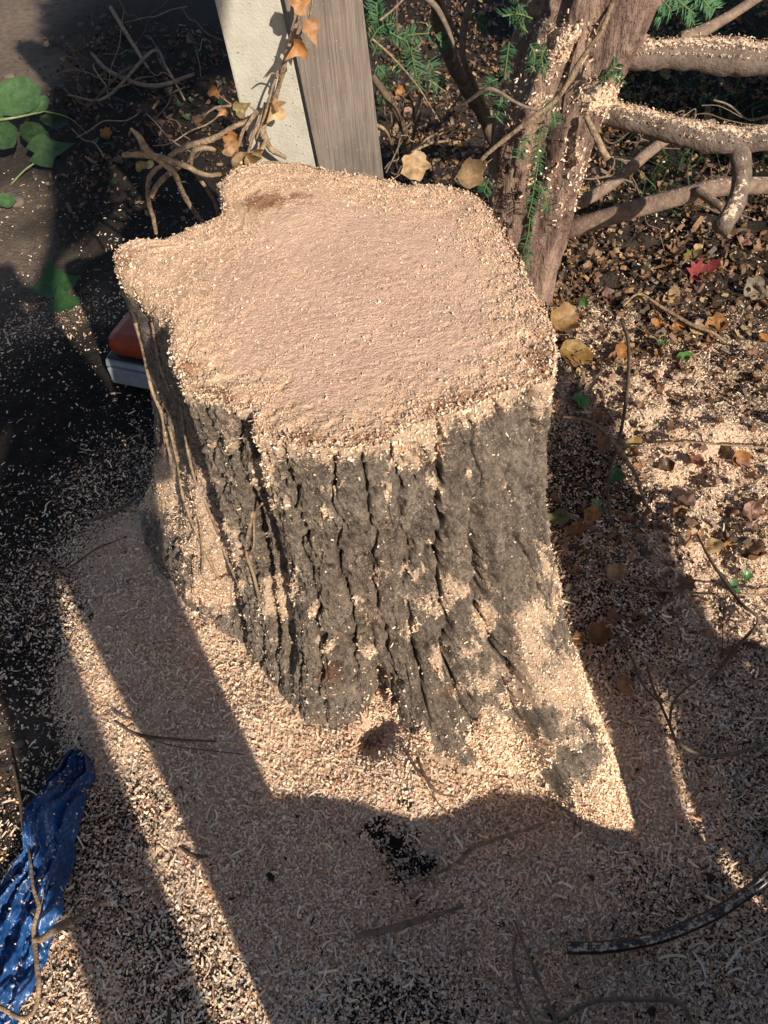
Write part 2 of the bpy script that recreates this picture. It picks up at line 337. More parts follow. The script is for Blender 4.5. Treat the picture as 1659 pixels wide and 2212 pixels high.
def fields(x, y):
    x = np.asarray(x, float); y = np.asarray(y, float); sh = x.shape
    xf, yf = x.ravel(), y.ravel(); num = np.zeros((2, xf.size)); den = np.zeros(xf.size)
    dc = np.hypot(xf-0, yf-.8)
    for (cx, cy), (_, _, d, c) in zip(CW, CTRL):
        ww = 1/(((xf-cx)**2+(yf-cy)**2)**2.0+3e-5*(1+cy*cy)); num[0] += ww*d; num[1] += ww*c; den += ww
    d, c = num/den
    wv_ = np.clip(1+1.1*noise(xf*30, yf*30, 0, 13)+.8*noise(xf*80, yf*80, 0, 14), .15, 3)
    for hh_, r_h, k_h in ((H2, .030, .30), (H1, .05, .28), (H3, .03, .24), (H4, .025, .24)): d = np.clip(d-k_h*np.exp(-((xf-hh_[0])**2+(yf-hh_[1])**2)*wv_/r_h**2), 0, 1)  # dark soil bared in the hollows, partly in place of their shade
    far = sstep(6, 9, dc); d = d*(1-far); c = c*(1-far)+.1*far
    return d.reshape(sh), c.reshape(sh)
def hollow(x, y, c, r): return np.exp(-((x-c[0])**2+(y-c[1])**2)/r**2)
def gh(x, y):
    x = np.asarray(x, float); y = np.asarray(y, float)
    d = np.hypot((x-SC[0])/1.0, (y-SC[1])/1.1)
    z = .012*np.exp(-np.clip(d-.38, 0, None)**2/.05)
    z = z + .02*fbm(x*3.1, y*3.1, 0, 5, 4) + .009*fbm(x*15, y*15, 0, 6, 3)
    z = z - .035*hollow(x, y, H1, .05)*(1+.5*noise(x*20, y*20, 0, 4)) - .03*hollow(x, y, H3, .035) - .04*hollow(x, y, H2, .028) - .03*hollow(x, y, H2+np.array([.03, .02, 0]), .022) + .03*hollow(x, y, H0, .09)
    z = z + .05*sstep(.45, .8, x)*fbm(x*6, y*6, 0, 9, 4) + .03*sstep(.45, .7, x)*fbm(x*17, y*17, 0, 10, 3)
    far = sstep(2.5, 6, np.hypot(x, y-1)); return z*(1-far) + far*.15*fbm(x*.4, y*.4, 0, 8, 3)
nx, ny = 470, 560
a = np.linspace(-1, 1, nx); gx = a*1.35 + np.sign(a)*np.clip(np.abs(a)-.72, 0, None)**3*3400
a = np.linspace(-1, 1, ny); gy = 1.1 + a*1.75 + np.sign(a)*np.clip(np.abs(a)-.72, 0, None)**3*3400
GX, GY = np.meshgrid(gx, gy); GD, GC = fields(GX, GY); GZ = gh(GX, GY)
near = 1-sstep(1.6, 3, np.hypot(GX, GY-1.1)); GZ = GZ + .02*sstep(1.5, 2.4, GY)*(1-sstep(4.8, 6, GY))*fbm(GX*14, GY*14, 0, 23, 3)
GZ = GZ + near*(.0045*fbm(GX*55, GY*55, 0, 21, 3) + .006*(1-GD)*np.abs(fbm(GX*28, GY*28, 0, 22, 3)))
idx = np.arange(nx*ny).reshape(ny, nx)
q = np.stack([idx[:-1, :-1], idx[:-1, 1:], idx[1:, 1:], idx[1:, :-1]], -1).reshape(-1, 4)
kind(obj('ground', np.stack([GX, GY, GZ], -1).reshape(-1, 3), q, M['ground'], attrs={'dust': GD, 'lit_clay': GC}, origin=(0, 0, 0)), 'structure')

# ------------------------------------------------------------------ stump
HT = .75
rim = [(250,560),(262,532),(300,515),(345,520),(385,508),(420,490),(455,477),(478,468),(484,440),(476,412),(470,400),(487,383),(520,360),(580,350),(640,352),(690,365),(740,375),(790,380),(830,388),(880,400),(930,400),(980,405),(1030,425),(1060,460),(1085,500),(1110,545),(1125,590),(1150,640),(1175,680),(1190,740),(1190,800),(1180,818),(1150,828),(1100,836),(1060,850),(1010,876),(960,892),(900,908),(860,930),(830,950),(790,962),(740,962),(690,963),(640,956),(590,945),(550,925),(520,905),(505,882),(480,872),(440,852),(400,838),(393,810),(384,780),(372,750),(376,710),(366,680),(335,655),(300,630),(262,600)]
rimw = np.array([pt(x, y, z=HT)[:2] for x, y in rim])
base = [pt(262,1060,z=0), pt(272,1150,z=0), pt(330,1250,z=0), pt(410,1345,z=0), pt(500,1380,z=.06), pt(550,1470,z=.05), pt(640,1592,z=.02), pt(700,1600,z=.02), pt(770,1575,z=.02), pt(812,1520,z=.02), pt(850,1560,z=.02), pt(900,1640,z=.02), pt(960,1730,z=.0), pt(1060,1720,z=.0), pt(1150,1705,z=0), pt(1230,1770,z=0), pt(1300,1860,z=0), pt(1380,1900,z=0), pt(1432,1850,z=0), pt(1400,1740,z=0), pt(1330,1590,z=0), pt(1262,1450,z=0), pt(1215,1340,z=.02), pt(1192,1255,z=.05)]
basew = [b_[:2] for b_ in base] + [(.42, 1.15), (.40, 1.30), (.30, 1.48), (.12, 1.62), (-.1, 1.66), (-.30, 1.6), (-.44, 1.45), (-.52, 1.25)]
basew = np.array(basew)
def polar(P, th):
    d = P-SC; a = np.arctan2(d[:, 1], d[:, 0]); r = np.hypot(d[:, 0], d[:, 1]); o = np.argsort(a); a, r = a[o], r[o]
    return np.interp(th, np.concatenate([a-2*math.pi, a, a+2*math.pi]), np.tile(r, 3))
NT, NZ = 1260, 400
# angles denser on the side that faces the photographer
tq = np.linspace(0, 2*math.pi, 4001); dens = 1 + 2.2*np.clip(np.cos(tq+math.pi/2), -.2, 1); cum = np.concatenate([[0], np.cumsum(dens[:-1])]); cum /= cum[-1]
th = np.interp(np.linspace(0, 1, NT, endpoint=False), cum, tq); th = (th+math.pi) % (2*math.pi) - math.pi; th = np.sort(th)
RT = polar(rimw, th); RB = polar(basew, th)
k = np.ones(9)/9; RB = np.convolve(np.concatenate([RB[-4:], RB, RB[:4]]), k, 'valid')
tt = 1-(1-np.linspace(0, 1, NZ))**1.3
TH, TT = np.meshgrid(th, tt)
ZZ = HT - TT*(HT+.08)
pw = 3.0
aRt = math.atan2(.40-SC[1], .38-SC[0])
aS0, aS1 = math.atan2(.45-SC[1], .03-SC[0]), math.atan2(.62-SC[1], .43-SC[0])
pex = 3.6 - 2.05*sstep(aS0-.05, aS0+.28, TH)*(1-sstep(aS1-.1, aS1+.3, TH)) + .12*noise(TH*9, 0*TH, 0, 28)
aLf = math.atan2(.98-SC[1], -.55-SC[0]); dLf = (TH-aLf+math.pi) % (2*math.pi)-math.pi; pex = pex - 2.1*np.exp(-(dLf/.42)**4)
flare = .08*TT + .92*TT**pex
Rr = RT[None]*(1-flare) + RB[None]*flare
CS, SN = np.cos(TH), np.sin(TH)
# bark relief: vertical ridges that wander, split by deep furrows
aw = TH*RT.mean()
wander = .022*fbm(CS*2.2, SN*2.2, ZZ*3.2, 31, 3) + .016*fbm(CS*9, SN*9, ZZ*12, 32, 4)
ang = aw*1.0+wander
rid = np.abs(np.sin(math.pi*(ang/.052+.42*fbm(CS*5, SN*5, ZZ*2.4, 33, 3)+.16*noise(ang*50, ZZ*24, 0, 30)+.10*noise(ang*140, ZZ*75, 0, 26))))          # 0 at furrow lines
rid2 = np.abs(noise(ang*46+9, ZZ*6.2, 0, 34))
fd = np.clip(.72+.7*noise(ang*15, ZZ*5, 0, 38)+.35*noise(ang*30, ZZ*16, 0, 29), .08, 1.2)
fur = (1-sstep(0.0, .30, rid))*fd*(1-.75*sstep(.6, .9, TT)*(CS > .1)); fur2 = 1-sstep(.0, .2, rid2)
front = sstep(-.3, .5, -SN)
X0, Y0 = SC[0]+Rr*CS, SC[1]+Rr*SN
plates = fbm(X0*30, Y0*30, ZZ*20, 35, 5)
crk = 1-sstep(0, .14, np.abs(noise(ang*14+2*plates, ZZ*46, 0, 36)))
crk = crk*sstep(-.1, .3, noise(ang*20, ZZ*12, 0, 39))
low = sstep(.62, .9, TT)
rough = fbm(X0*150, Y0*150, ZZ*95, 37, 4); knob = np.abs(fbm(X0*75, Y0*75, ZZ*38, 27, 3))
dsp = -.021*fur*(1-.5*low) - .005*fur2*sstep(-.2, .3, plates) + .009*np.minimum(rid, .75) + .009*plates - .005*crk + .0055*rough - .006*knob
dsp = dsp*sstep(0, .02, TT+.004)
# big folds: deep flute on the left side and between the roots
def fold(a0, wd, dep, t0, t1): return dep*np.exp(-((TH-a0)/wd)**2)*sstep(t0, t0+.08, TT)*(1-sstep(t1, t1+.1, TT))
def angle_of(x, y, z): p_ = pt(x, y, z=z); return math.atan2(p_[1]-SC[1], p_[0]-SC[0])
aL = angle_of(520, 905, .75); aL2 = angle_of(385, 780, .75); aH = angle_of(812, 1520, .05)
dsp = dsp + fold(aL+.01, .05, -.030, -.1, .75) + fold(aL2, .09, -.025, 0, .8) + fold(aH, .07, -.035, .7, 1.2) + fold(angle_of(570, 1200, .4), .03, -.03, .15, .7)
Rb = Rr + dsp
BV = np.stack([SC[0]+Rb*CS, SC[1]+Rb*SN, ZZ], -1)
# sawdust resting on the bark, placed where it lies on the trunk
px, py = pix(BV.reshape(-1, 3)); px = px.reshape(TH.shape); py = py.reshape(TH.shape)
dust = .30*sstep(.10, .0, TT-.02*fbm(CS*12, SN*12, 0, 41, 3)*1.0)+.12
dust = np.full(TH.shape, .17) + .5*(1-sstep(.0, .075, TT + .06*fbm(CS*11, SN*11, ZZ*4, 41, 4)))
wpx = px+26*fbm(CS*26, SN*26, ZZ*22, 44, 4)+12*noise(CS*70, SN*70, ZZ*60, 45); wpy = py+38*fbm(CS*24, SN*24, ZZ*16, 46, 4)+14*noise(CS*65, SN*65, ZZ*50, 47)
def db(x, y, rx, ry, a=.55, rot=0):
    c_, s_ = math.cos(rot), math.sin(rot); X = (wpx-x)*c_+(wpy-y)*s_; Y_ = -(wpx-x)*s_+(wpy-y)*c_
    return a*np.exp(-(X/rx)**2-(Y_/ry)**2)
PATCH = [(360,1050,55,60),(420,1110,45,90),(480,1230,45,90),(440,1200,40,120,.4),(575,1020,20,40),(600,1085,22,20),(500,940,40,40,.35),(600,1290,40,50),(683,1328,14,20),(720,1055,14,14),(700,1120,12,14),(835,1055,12,22),(885,1235,28,12),(940,1048,22,18),(975,1270,26,40,.6,.5),(930,1310,24,16),(1010,1400,26,14,.5),(1050,1340,20,40),(1150,1330,35,35),(1150,1400,45,35),(1130,1480,70,50,.6),(1220,1500,60,90,.6),(1050,1480,35,25,.5),(1060,1600,110,70,.5),(1180,1600,100,70,.55),(1320,1700,70,70,.6),(1380,1800,60,60,.6),(1200,1280,12,70,.5),(1175,1200,10,60,.45),(845,1530,18,32),(905,1610,28,40),(950,1420,14,32),(790,1410,28,14,.4),(710,1385,16,14),(915,1180,12,10,.35),(1010,1030,14,10,.4),(1100,1060,14,14,.35),(1165,860,20,60,.4),(870,960,30,40,.5),(930,940,26,50,.5),(1020,880,36,26,.5),(885,1330,12,40,.4),(560,1500,20,60,.5),(600,1590,30,50,.5),(1000,1500,26,24,.4),(640,1250,20,12,.35),(820,1240,14,12,.35),(780,1305,18,8,.4)]
pd = np.zeros(TH.shape)
for t_ in PATCH: pd = np.maximum(pd, db(*t_))
dust = dust + 1.5*pd*(1+.5*fbm(CS*22, SN*22, ZZ*22, 43, 3)) + .40*fbm(X0*45, Y0*45, ZZ*24, 42, 5) + .12*fbm(CS*60, SN*60, ZZ*50, 48, 3) + .10*sstep(.80, 1, TT) + .36*sstep(.68, .93, TT)*sstep(.02, .2, CS)
dust = dust - .2*fur
dark = db(1180,1560,60,40,.3)+db(1000,1640,50,60,.45)+db(1090,1680,60,25,.25)+db(900,1500,50,40,.3)+db(1230,1650,60,60,.45)+db(1100,1480,40,18,.3)+db(980,1560,60,60,.35)+db(700,1500,90,90,.5)+db(1350,1880,60,20,.4)
dust = np.clip(dust-dark, 0, 1)
back = front < .05
BV += (sstep(.5, .65, dust)*.0035)[..., None]*np.stack([CS, SN, 0*CS], -1)
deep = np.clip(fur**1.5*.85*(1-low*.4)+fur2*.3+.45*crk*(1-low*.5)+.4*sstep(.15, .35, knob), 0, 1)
rust = np.clip(db(715,1450,22,32,.9)+db(965,1488,14,10,1)+db(740,1390,10,10,.6)+db(440,1297,45,14,1)+db(800,1320,70,120,.15), 0, 1)
st_root = thing('tree_stump', (SC[0], SC[1], 0), 'large freshly sawn tree stump with deeply furrowed dark bark and spreading roots', 'tree stump')
ii = np.arange(NZ*NT).reshape(NZ, NT); jn = np.roll(ii, -1, axis=1)
q = np.stack([ii[:-1], ii[1:], jn[1:], jn[:-1]], -1).reshape(-1, 4)
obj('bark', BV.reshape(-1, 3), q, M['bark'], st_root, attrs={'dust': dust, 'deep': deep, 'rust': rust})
# cut face (polar grid)
NR = 230; rr = np.linspace(0, 1, NR)**.8
RRf = rr[:, None]*(Rb[0]+.001)[None, ::2]; THf = np.tile(th[::2], (NR, 1))
FX = SC[0]+RRf*np.cos(THf); FY = SC[1]+RRf*np.sin(THf)
e = np.tile(rr[:, None], (1, THf.shape[1])); edge = sstep(.55, 1.0, e+.12*fbm(FX*7, FY*7, 0, 51, 3))
edge = np.clip(edge+.9*hollow(FX, FY, pt(330, 590, z=HT), .12)+.6*hollow(FX, FY, pt(600, 420, z=HT), .13)+.4*hollow(FX, FY, pt(1100, 740, z=HT), .1), 0, 1)
rowdir = FX*math.sin(.35)+FY*math.cos(.35)+.03*FX*FX
def faceh(x, y, e_):
    rd = x*math.sin(-.25)+y*math.cos(-.25)+.15*x*x
    z = HT+.0004*noise(rd*260+2*noise(x*20, y*20, 0, 50), x*25, 0, 52)*(1-.5*e_)+.0015*fbm(x*120, y*120, 0, 53, 3)*(.45+e_)-.0020*sstep(.3, .55, fbm(x*85, y*60, 0, 56, 2))*(.6+.4*e_) + .0065*(fbm(x*55, y*55, 0, 54, 4))*e_**1.3 + .004*fbm(x*7, y*7, 0, 55, 2)
    return z - .010*sstep(.93, 1, 0*x)*0
FZ = faceh(FX, FY, edge) - .006*sstep(.965, 1, e)**2
FZ[-1] = HT-.004
stain = np.clip(.9*hollow(FX, FY, pt(560, 440, z=HT), .05)+.6*hollow(FX, FY, pt(660, 425, z=HT), .05)+.75*hollow(FX, FY, pt(1160, 770, z=HT), .05)+.5*hollow(FX, FY, pt(1000, 850, z=HT), .05)+.7*hollow(FX, FY, pt(960, 890, z=HT), .03)+.7*hollow(FX, FY, pt(470, 850, z=HT), .035)+.6*hollow(FX, FY, pt(430, 790, z=HT), .03)+.5*hollow(FX, FY, pt(300, 560, z=HT), .04)+.55*hollow(FX, FY, pt(650, 950, z=HT), .04)+.5*hollow(FX, FY, pt(800, 955, z=HT), .03)+.42*sstep(.9, .97, e), 0, 1)
nth = THf.shape[1]; ii = np.arange(NR*nth).reshape(NR, nth); jn = np.roll(ii, -1, axis=1)
q = np.stack([ii[:-1], ii[1:], jn[1:], jn[:-1]], -1).reshape(-1, 4)
obj('cut_face', np.stack([FX, FY, FZ], -1).reshape(-1, 3), q, M['cut'], st_root, attrs={'edge': edge, 'stain': stain})

# ------------------------------------------------------------------ chips and crumbs (uncountable)
CHC = np.array([(.78,.58,.41),(.82,.66,.49),(.74,.51,.36),(.62,.36,.22),(.86,.74,.60),(.68,.51,.38),(.52,.26,.13),(.80,.61,.46)])*np.array([1.0, .965, .91])
CHP = np.array([.22,.16,.17,.11,.08,.12,.05,.09])
def rand_rot(n, nrm, tilt):
    """frames (t, b, n) around normals nrm with random heading and tilt"""
    nn = nrm + rng.normal(0, 1, (n, 3))*tilt; nn /= np.linalg.norm(nn, axis=1)[:, None]
    a_ = rng.normal(0, 1, (n, 3)); t_ = a_-nn*(a_*nn).sum(1)[:, None]; t_ /= np.linalg.norm(t_, axis=1)[:, None]
    return t_, np.cross(nn, t_), nn
def chips(P, N_, L, W, tilt, bend=.25, cols=None):
    n_ = len(P); t_, b_, c_ = rand_rot(n_, N_, tilt); L = L[:, None]/2; W = W[:, None]/2; bd = bend*L*rng.uniform(-1, 1, (n_, 1))
    sk = rng.uniform(-.3, .3, (n_, 1))*W
    V_ = np.stack([P-t_*L-b_*W, P-t_*L+b_*W*.8, P+c_*bd-b_*W+t_*sk, P+c_*bd+b_*W+t_*sk, P+t_*L-b_*W*.7, P+t_*L+b_*W], 1)
    i_ = np.arange(n_)[:, None]*6; Q_ = np.concatenate([i_+np.array([0, 2, 3, 1]), i_+np.array([2, 4, 5, 3])])
    if cols is None: cols = CHC[rng.choice(len(CHC), n_, p=CHP)]*rng.uniform(.8, 1.12, (n_, 1))
    return V_.reshape(-1, 3), Q_, np.repeat(cols, 6, 0)
def flats(P, N_, L, W, tilt, cols=None):
    n_ = len(P); t_, b_, c_ = rand_rot(n_, N_, tilt); L = L[:, None]/2; W = W[:, None]/2; k1, k2 = rng.uniform(.5, 1.1, (2, n_, 1))
    V_ = np.stack([P-t_*L-b_*W*k1, P+t_*L*k2-b_*W, P+t_*L+b_*W*k1, P-t_*L*k2+b_*W], 1)
    if cols is None: cols = CHC[rng.choice(len(CHC), n_, p=CHP)]*rng.uniform(.8, 1.12, (n_, 1))
    return V_.reshape(-1, 3), np.arange(n_*4).reshape(-1, 4), np.repeat(cols, 4, 0)
def join(A, B): return np.vstack([A[0], B[0]]), np.vstack([A[1], B[1]+len(A[0])]), np.vstack([A[2], B[2]])
def crumbs(P, S, cols):
    n_ = len(P); d = rng.normal(0, 1, (n_, 4, 3)); d /= np.linalg.norm(d, axis=2)[..., None]
    V_ = P[:, None]+d*S[:, None, None]; i_ = np.arange(n_)[:, None]*4
    T_ = np.concatenate([i_+np.array(k_) for k_ in ((0, 1, 2), (0, 3, 1), (1, 3, 2), (0, 2, 3))])
    return V_.reshape(-1, 3), T_, np.repeat(cols, 4, 0)
def in_stump(x, y, grow=0.0):
    a_ = np.arctan2(y-SC[1], x-SC[0]); r_ = np.interp(a_, np.concatenate([th-2*math.pi, th, th+2*math.pi]), np.tile(Rb[int(NZ*.86)], 3))
    return np.hypot(x-SC[0], y-SC[1]) < r_+grow
def scatter_ground(n_, pw_=1.0, zmax=.008, ylim=(-.05, 3.6)):
    """random ground points, denser near the viewer, kept with probability of the sawdust cover"""
    u_ = rng.uniform(0, 1, n_); y = ylim[0]+(ylim[1]-ylim[0])*u_**1.9; x = rng.uniform(-1, 1, n_)*(.75+.40*y)+.02
    d, _ = fields(x, y); p_ = np.clip(d*(1+.5*fbm(x*9, y*9, 0, 61, 3)), .0, 1)**pw_
    kp = (rng.uniform(0, 1, n_) < p_) & ~in_stump(x, y); x, y = x[kp], y[kp]
    return np.stack([x, y, gh(x, y)+rng.uniform(.0, zmax, len(x))], 1)
P = scatter_ground(860000, 1.6, .008); n_ = len(P); far = 1+.35*np.clip(P[:, 1], 0, 3)
L = rng.lognormal(math.log(.0031), .5, n_).clip(.0014, .012)*far**.5; W = L*rng.uniform(.35, .95, n_); bg_ = rng.uniform(0, 1, n_) < .07; L = np.where(bg_, rng.lognormal(math.log(.010), .4, n_).clip(.005, .026), L); W = np.where(bg_, rng.uniform(.0014, .0036, n_), np.minimum(W, .0042))
up1 = np.tile([0, 0, 1.0], (n_, 1)); sm = L < .006
v, q, c = join(chips(P[~sm], up1[~sm], L[~sm], W[~sm], .42), flats(P[sm], up1[sm], L[sm], W[sm], .42))
kind(obj('wood_chips', v, q, M['chip'], smooth=False, cols={'tint': c}, origin=(0, .6, 0)), 'stuff')['label'] = 'cream and pink chainsaw wood chips strewn over the ground'
P = scatter_ground(3600, 1.2, .010); n_ = len(P)
Lc = rng.lognormal(math.log(.02), .35, n_).clip(.01, .05); Wc = rng.uniform(.0016, .0048, n_); t_, b_, c_ = rand_rot(n_, np.tile([0, 0, 1.0], (n_, 1)), .18)
kk = 6; s_ = np.linspace(-.5, .5, kk+1); cv = rng.normal(0, .28, (n_, 1)); up = rng.uniform(-.05, .25, (n_, 1))
cen = P[:, None]+t_[:, None]*(s_[None, :, None]*Lc[:, None, None])+b_[:, None]*((cv*(s_**2)[None]*1.2)[..., None]*Lc[:, None, None])+c_[:, None]*((up*(.25-s_[None]**2))[..., None]*Lc[:, None, None])+np.array([0, 0, .006])
Wp = (Wc[:, None]*(1-.6*np.abs(s_)[None]*2*rng.uniform(0, 1, (n_, 1))))[..., None]
v = np.stack([cen-b_[:, None]*Wp/2, cen+b_[:, None]*Wp/2], 2).reshape(-1, 3); i0 = (np.arange(n_)*(kk+1)*2)[:, None]+np.arange(kk)[None]*2
q = np.stack([i0, i0+2, i0+3, i0+1], -1).reshape(-1, 4); col = CHC[rng.choice(len(CHC), n_, p=CHP)]*rng.uniform(.85, 1.15, (n_, 1))
kind(obj('wood_shavings', v, q, M['chip'], smooth=True, cols={'tint': np.repeat(col, (kk+1)*2, 0)}, origin=(0, .6, 0)), 'stuff')['label'] = 'long curled wood shavings scattered among the chips'
# white flecks on the dark earth at the left and everywhere thin
u_ = rng.uniform(0, 1, 16000); y = .1+3.6*u_**1.6; x = rng.uniform(-1, 1, 16000)*(.75+.4*y); cl_ = fbm(x*6, y*6, 0, 66, 3)
kp = ~in_stump(x, y) & (rng.uniform(0, 1, 16000) < np.clip(.05+.8*cl_, .02, 1)*(1-sstep(2.2, 3.6, y))); x, y = x[kp], y[kp]; P = np.stack([x, y, gh(x, y)+.006], 1); n_ = len(P)
v, q, c = chips(P, np.tile([0, 0, 1.0], (n_, 1)), rng.uniform(.004, .012, n_), rng.uniform(.003, .006, n_), .3, cols=np.array([.72, .62, .52])*rng.uniform(.7, 1.1, (n_, 1)))
kind(obj('wood_flecks', v, q, M['chip'], smooth=False, cols={'tint': c}, origin=(0, .6, 0)), 'stuff')['label'] = 'pale wood flecks sprinkled on dark earth'
# dark crumbs of earth
P = scatter_ground(20000, 0.01, .004); n_ = len(P); d_, cl2 = fields(P[:, 0], P[:, 1]); kp = rng.uniform(0, 1, n_) < (1.05-d_); P, cl2 = P[kp], cl2[kp]; n_ = len(P)
v, q, c = crumbs(P, rng.lognormal(math.log(.004), .5, n_).clip(.002, .016), (np.array([.028, .021, .016])*(1-cl2[:, None])+np.array([.17, .125, .09])*cl2[:, None])*rng.uniform(.6, 1.5, (n_, 1)))
kind(obj('soil_crumbs', v, q, M['chip'], smooth=False, cols={'tint': c}, origin=(0, .6, 0)), 'stuff')['label'] = 'crumbs of dark earth between the chips'
# leaf litter fragments
n_ = 66000; y = .5+3.9*rng.uniform(0, 1, n_)**1.1; x = rng.uniform(-.6, 1, n_)*(.75+.45*y); u_, v_ = pix(np.stack([x, y, 0*x], 1))
wt = sstep(780, 830, u_)*(.22+.78*sstep(1000, 620, v_))*sstep(1500, 1100, v_) + .5*(u_ < 560)*np.where(u_ > 110, 1, .35)*sstep(620, 400, v_); kp = (rng.uniform(0, 1, n_) < wt*(.5+.9*fbm(x*5, y*5, 0, 68, 3))) & ~in_stump(x, y, .02); x, y = x[kp], y[kp]; n_ = len(x)
cc = np.array([(.22,.11,.05),(.33,.18,.08),(.14,.085,.055),(.40,.27,.15),(.26,.15,.10),(.10,.065,.045)])[rng.integers(0, 6, n_)]*rng.uniform(.6, 1.15, (n_, 1)); cc = cc*np.where(x < -.1, .5, 1)[:, None]  # litter on the shaded left gets that shade in its colour
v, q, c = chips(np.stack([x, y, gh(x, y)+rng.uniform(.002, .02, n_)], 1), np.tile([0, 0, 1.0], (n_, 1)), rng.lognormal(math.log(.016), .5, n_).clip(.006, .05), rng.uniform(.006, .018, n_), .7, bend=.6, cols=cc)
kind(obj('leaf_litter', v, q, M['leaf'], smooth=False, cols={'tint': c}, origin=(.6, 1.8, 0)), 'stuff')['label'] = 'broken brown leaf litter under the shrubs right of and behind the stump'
# crumbs on the bark and roots
Nb = np.stack([CS, SN, .15+.0*CS], -1); dz = np.gradient(Rb, axis=0)/np.gradient(ZZ, axis=0); Nb[..., 2] = np.clip(-dz, -1, 3); Nb /= np.linalg.norm(Nb, axis=-1)[..., None]
vis = (SN < .45).ravel() & (ZZ.ravel() > -.02); area = (Rb*np.gradient(th)[None]).ravel()*(1+3*low.ravel())
pr = (sstep(.40, .60, dust).ravel()+.02)*vis*area; pr /= pr.sum(); pick = rng.choice(NT*NZ, 62000, p=pr)
P = BV.reshape(-1, 3)[pick]+Nb.reshape(-1, 3)[pick]*.0012+rng.normal(0, .0012, (62000, 3)); n_ = len(P)
half = 34000; col = CHC[rng.choice(len(CHC), n_, p=CHP)]*rng.uniform(.85, 1.12, (n_, 1))
v1, q1, c1 = crumbs(P[:half], rng.lognormal(math.log(.0017), .4, half).clip(.0008, .0045), col[:half])
kind(obj('sawdust_crumbs', v1, q1, M['chip'], st_root, smooth=False, cols={'tint': c1}), 'stuff')
lw = sstep(.25, .05, P[half:, 2])
v2, q2, c2 = chips(P[half:], Nb.reshape(-1, 3)[pick[half:]], rng.lognormal(math.log(.0032), .5, n_-half).clip(.0015, .011)*(1+.5*lw), rng.uniform(.0014, .0028, n_-half)*(1+.4*lw), .45, cols=col[half:])
kind(obj('sawdust_flakes', v2, q2, M['chip'], st_root, smooth=False, cols={'tint': c2}), 'stuff')
# crumbs on the cut face, thick along the rim
n0 = 110000; a_ = rng.uniform(-math.pi, math.pi, n0); e_ = rng.uniform(0, 1, n0)**.5; r_ = e_*np.interp(a_, th, Rb[0]); x = SC[0]+r_*np.cos(a_); y = SC[1]+r_*np.sin(a_)
cl_ = fbm(x*14, y*14, 0, 71, 3); kp = rng.uniform(0, 1, n0) < np.clip(.075+.33*sstep(.62, 1.0, e_+.35*cl_)+.25*hollow(x, y, pt(330, 590, z=HT), .14), 0, 1); x, y, e_ = x[kp], y[kp], e_[kp]
P = np.stack([x, y, faceh(x, y, e_)+.0006+rng.uniform(0, .003, len(x))*sstep(.8, 1, e_)], 1); n_ = len(P); S = rng.lognormal(math.log(.0013), .45, n_).clip(.0006, .004)
v1, q1, c1 = crumbs(P, S, np.array([.74, .53, .38])*rng.uniform(.62, 1.1, (n_, 1)))
kind(obj('face_crumbs', v1, q1, M['chip'], st_root, smooth=False, cols={'tint': c1}), 'stuff')
# fringe of fuzz standing on the rim
n0 = 6000; a_ = rng.choice(th, n0); i_ = np.searchsorted(th, a_).clip(0, NT-1); x = SC[0]+(Rb[0][i_]+rng.normal(0, .003, n0))*np.cos(a_); y = SC[1]+(Rb[0][i_]+rng.normal(0, .003, n0))*np.sin(a_)
P = np.stack([x, y, HT-.004+rng.normal(0, .004, n0)], 1); v1, q1, c1 = crumbs(P, rng.lognormal(math.log(.0018), .5, n0).clip(.0008, .006), CHC[rng.choice(len(CHC), n0, p=CHP)]*rng.uniform(.55, 1.0, (n0, 1)))
kind(obj('rim_fuzz', v1, q1, M['chip'], st_root, smooth=False, cols={'tint': c1}), 'stuff')

# ------------------------------------------------------------------ fence post and board
PY = 1.60
def slab(name, quad, depth, material, parent=None, bev=.004):
    """upright board: quad = photo corners of its front face (top-left, top-right, bottom-right, bottom-left) at distance PY"""
    c4 = [pt(x, y, Y=Yp) for x, y, Yp in quad]
    up_ = 1.0
    tl, tr, br, bl = c4
    tl2 = bl+(tl-bl)*(1.75-bl[2])/(tl[2]-bl[2]); tr2 = br+(tr-br)*(1.75-br[2])/(tr[2]-br[2])
    bl2 = bl+(tl-bl)*(-.15-bl[2])/(tl[2]-bl[2]); br2 = br+(tr-br)*(-.15-br[2])/(tr[2]-br[2])
    import bmesh
    bm = bmesh.new(); fr = [bm.verts.new(p_) for p_ in (bl2, br2, tr2, tl2)]; bk = [bm.verts.new((p_[0], p_[1]+depth, p_[2])) for p_ in (bl2, br2, tr2, tl2)]
    bm.faces.new(fr); bm.faces.new(bk[::-1])
    for i in range(4): bm.faces.new([fr[i], bk[i], bk[(i+1) % 4], fr[(i+1) % 4]])
    bmesh.ops.recalc_face_normals(bm, faces=bm.faces); bmesh.ops.bevel(bm, geom=list(bm.edges), offset=bev, segments=2, affect='EDGES', profile=.6)
    bm.verts.index_update(); v_ = np.array([x.co[:] for x in bm.verts]); f_ = [[x.index for x in g_.verts] for g_ in bm.faces]; bm.free()
    return obj(name, v_, f_, material, parent, smooth=False)
tag(slab('concrete_post', [(463, 0, PY), (606, 0, PY), (684, 360, PY), (550, 360, PY)], .09, M['concrete']), 'pale pitted concrete fence post standing behind the stump', 'post')
tag(slab('wooden_board', [(614, 0, PY-.015), (783, 0, PY-.015), (829, 385, PY-.015), (694, 385, PY-.015)], .022, M['board'], bev=.002), 'weathered grey brown timber board standing upright beside the concrete post', 'board')

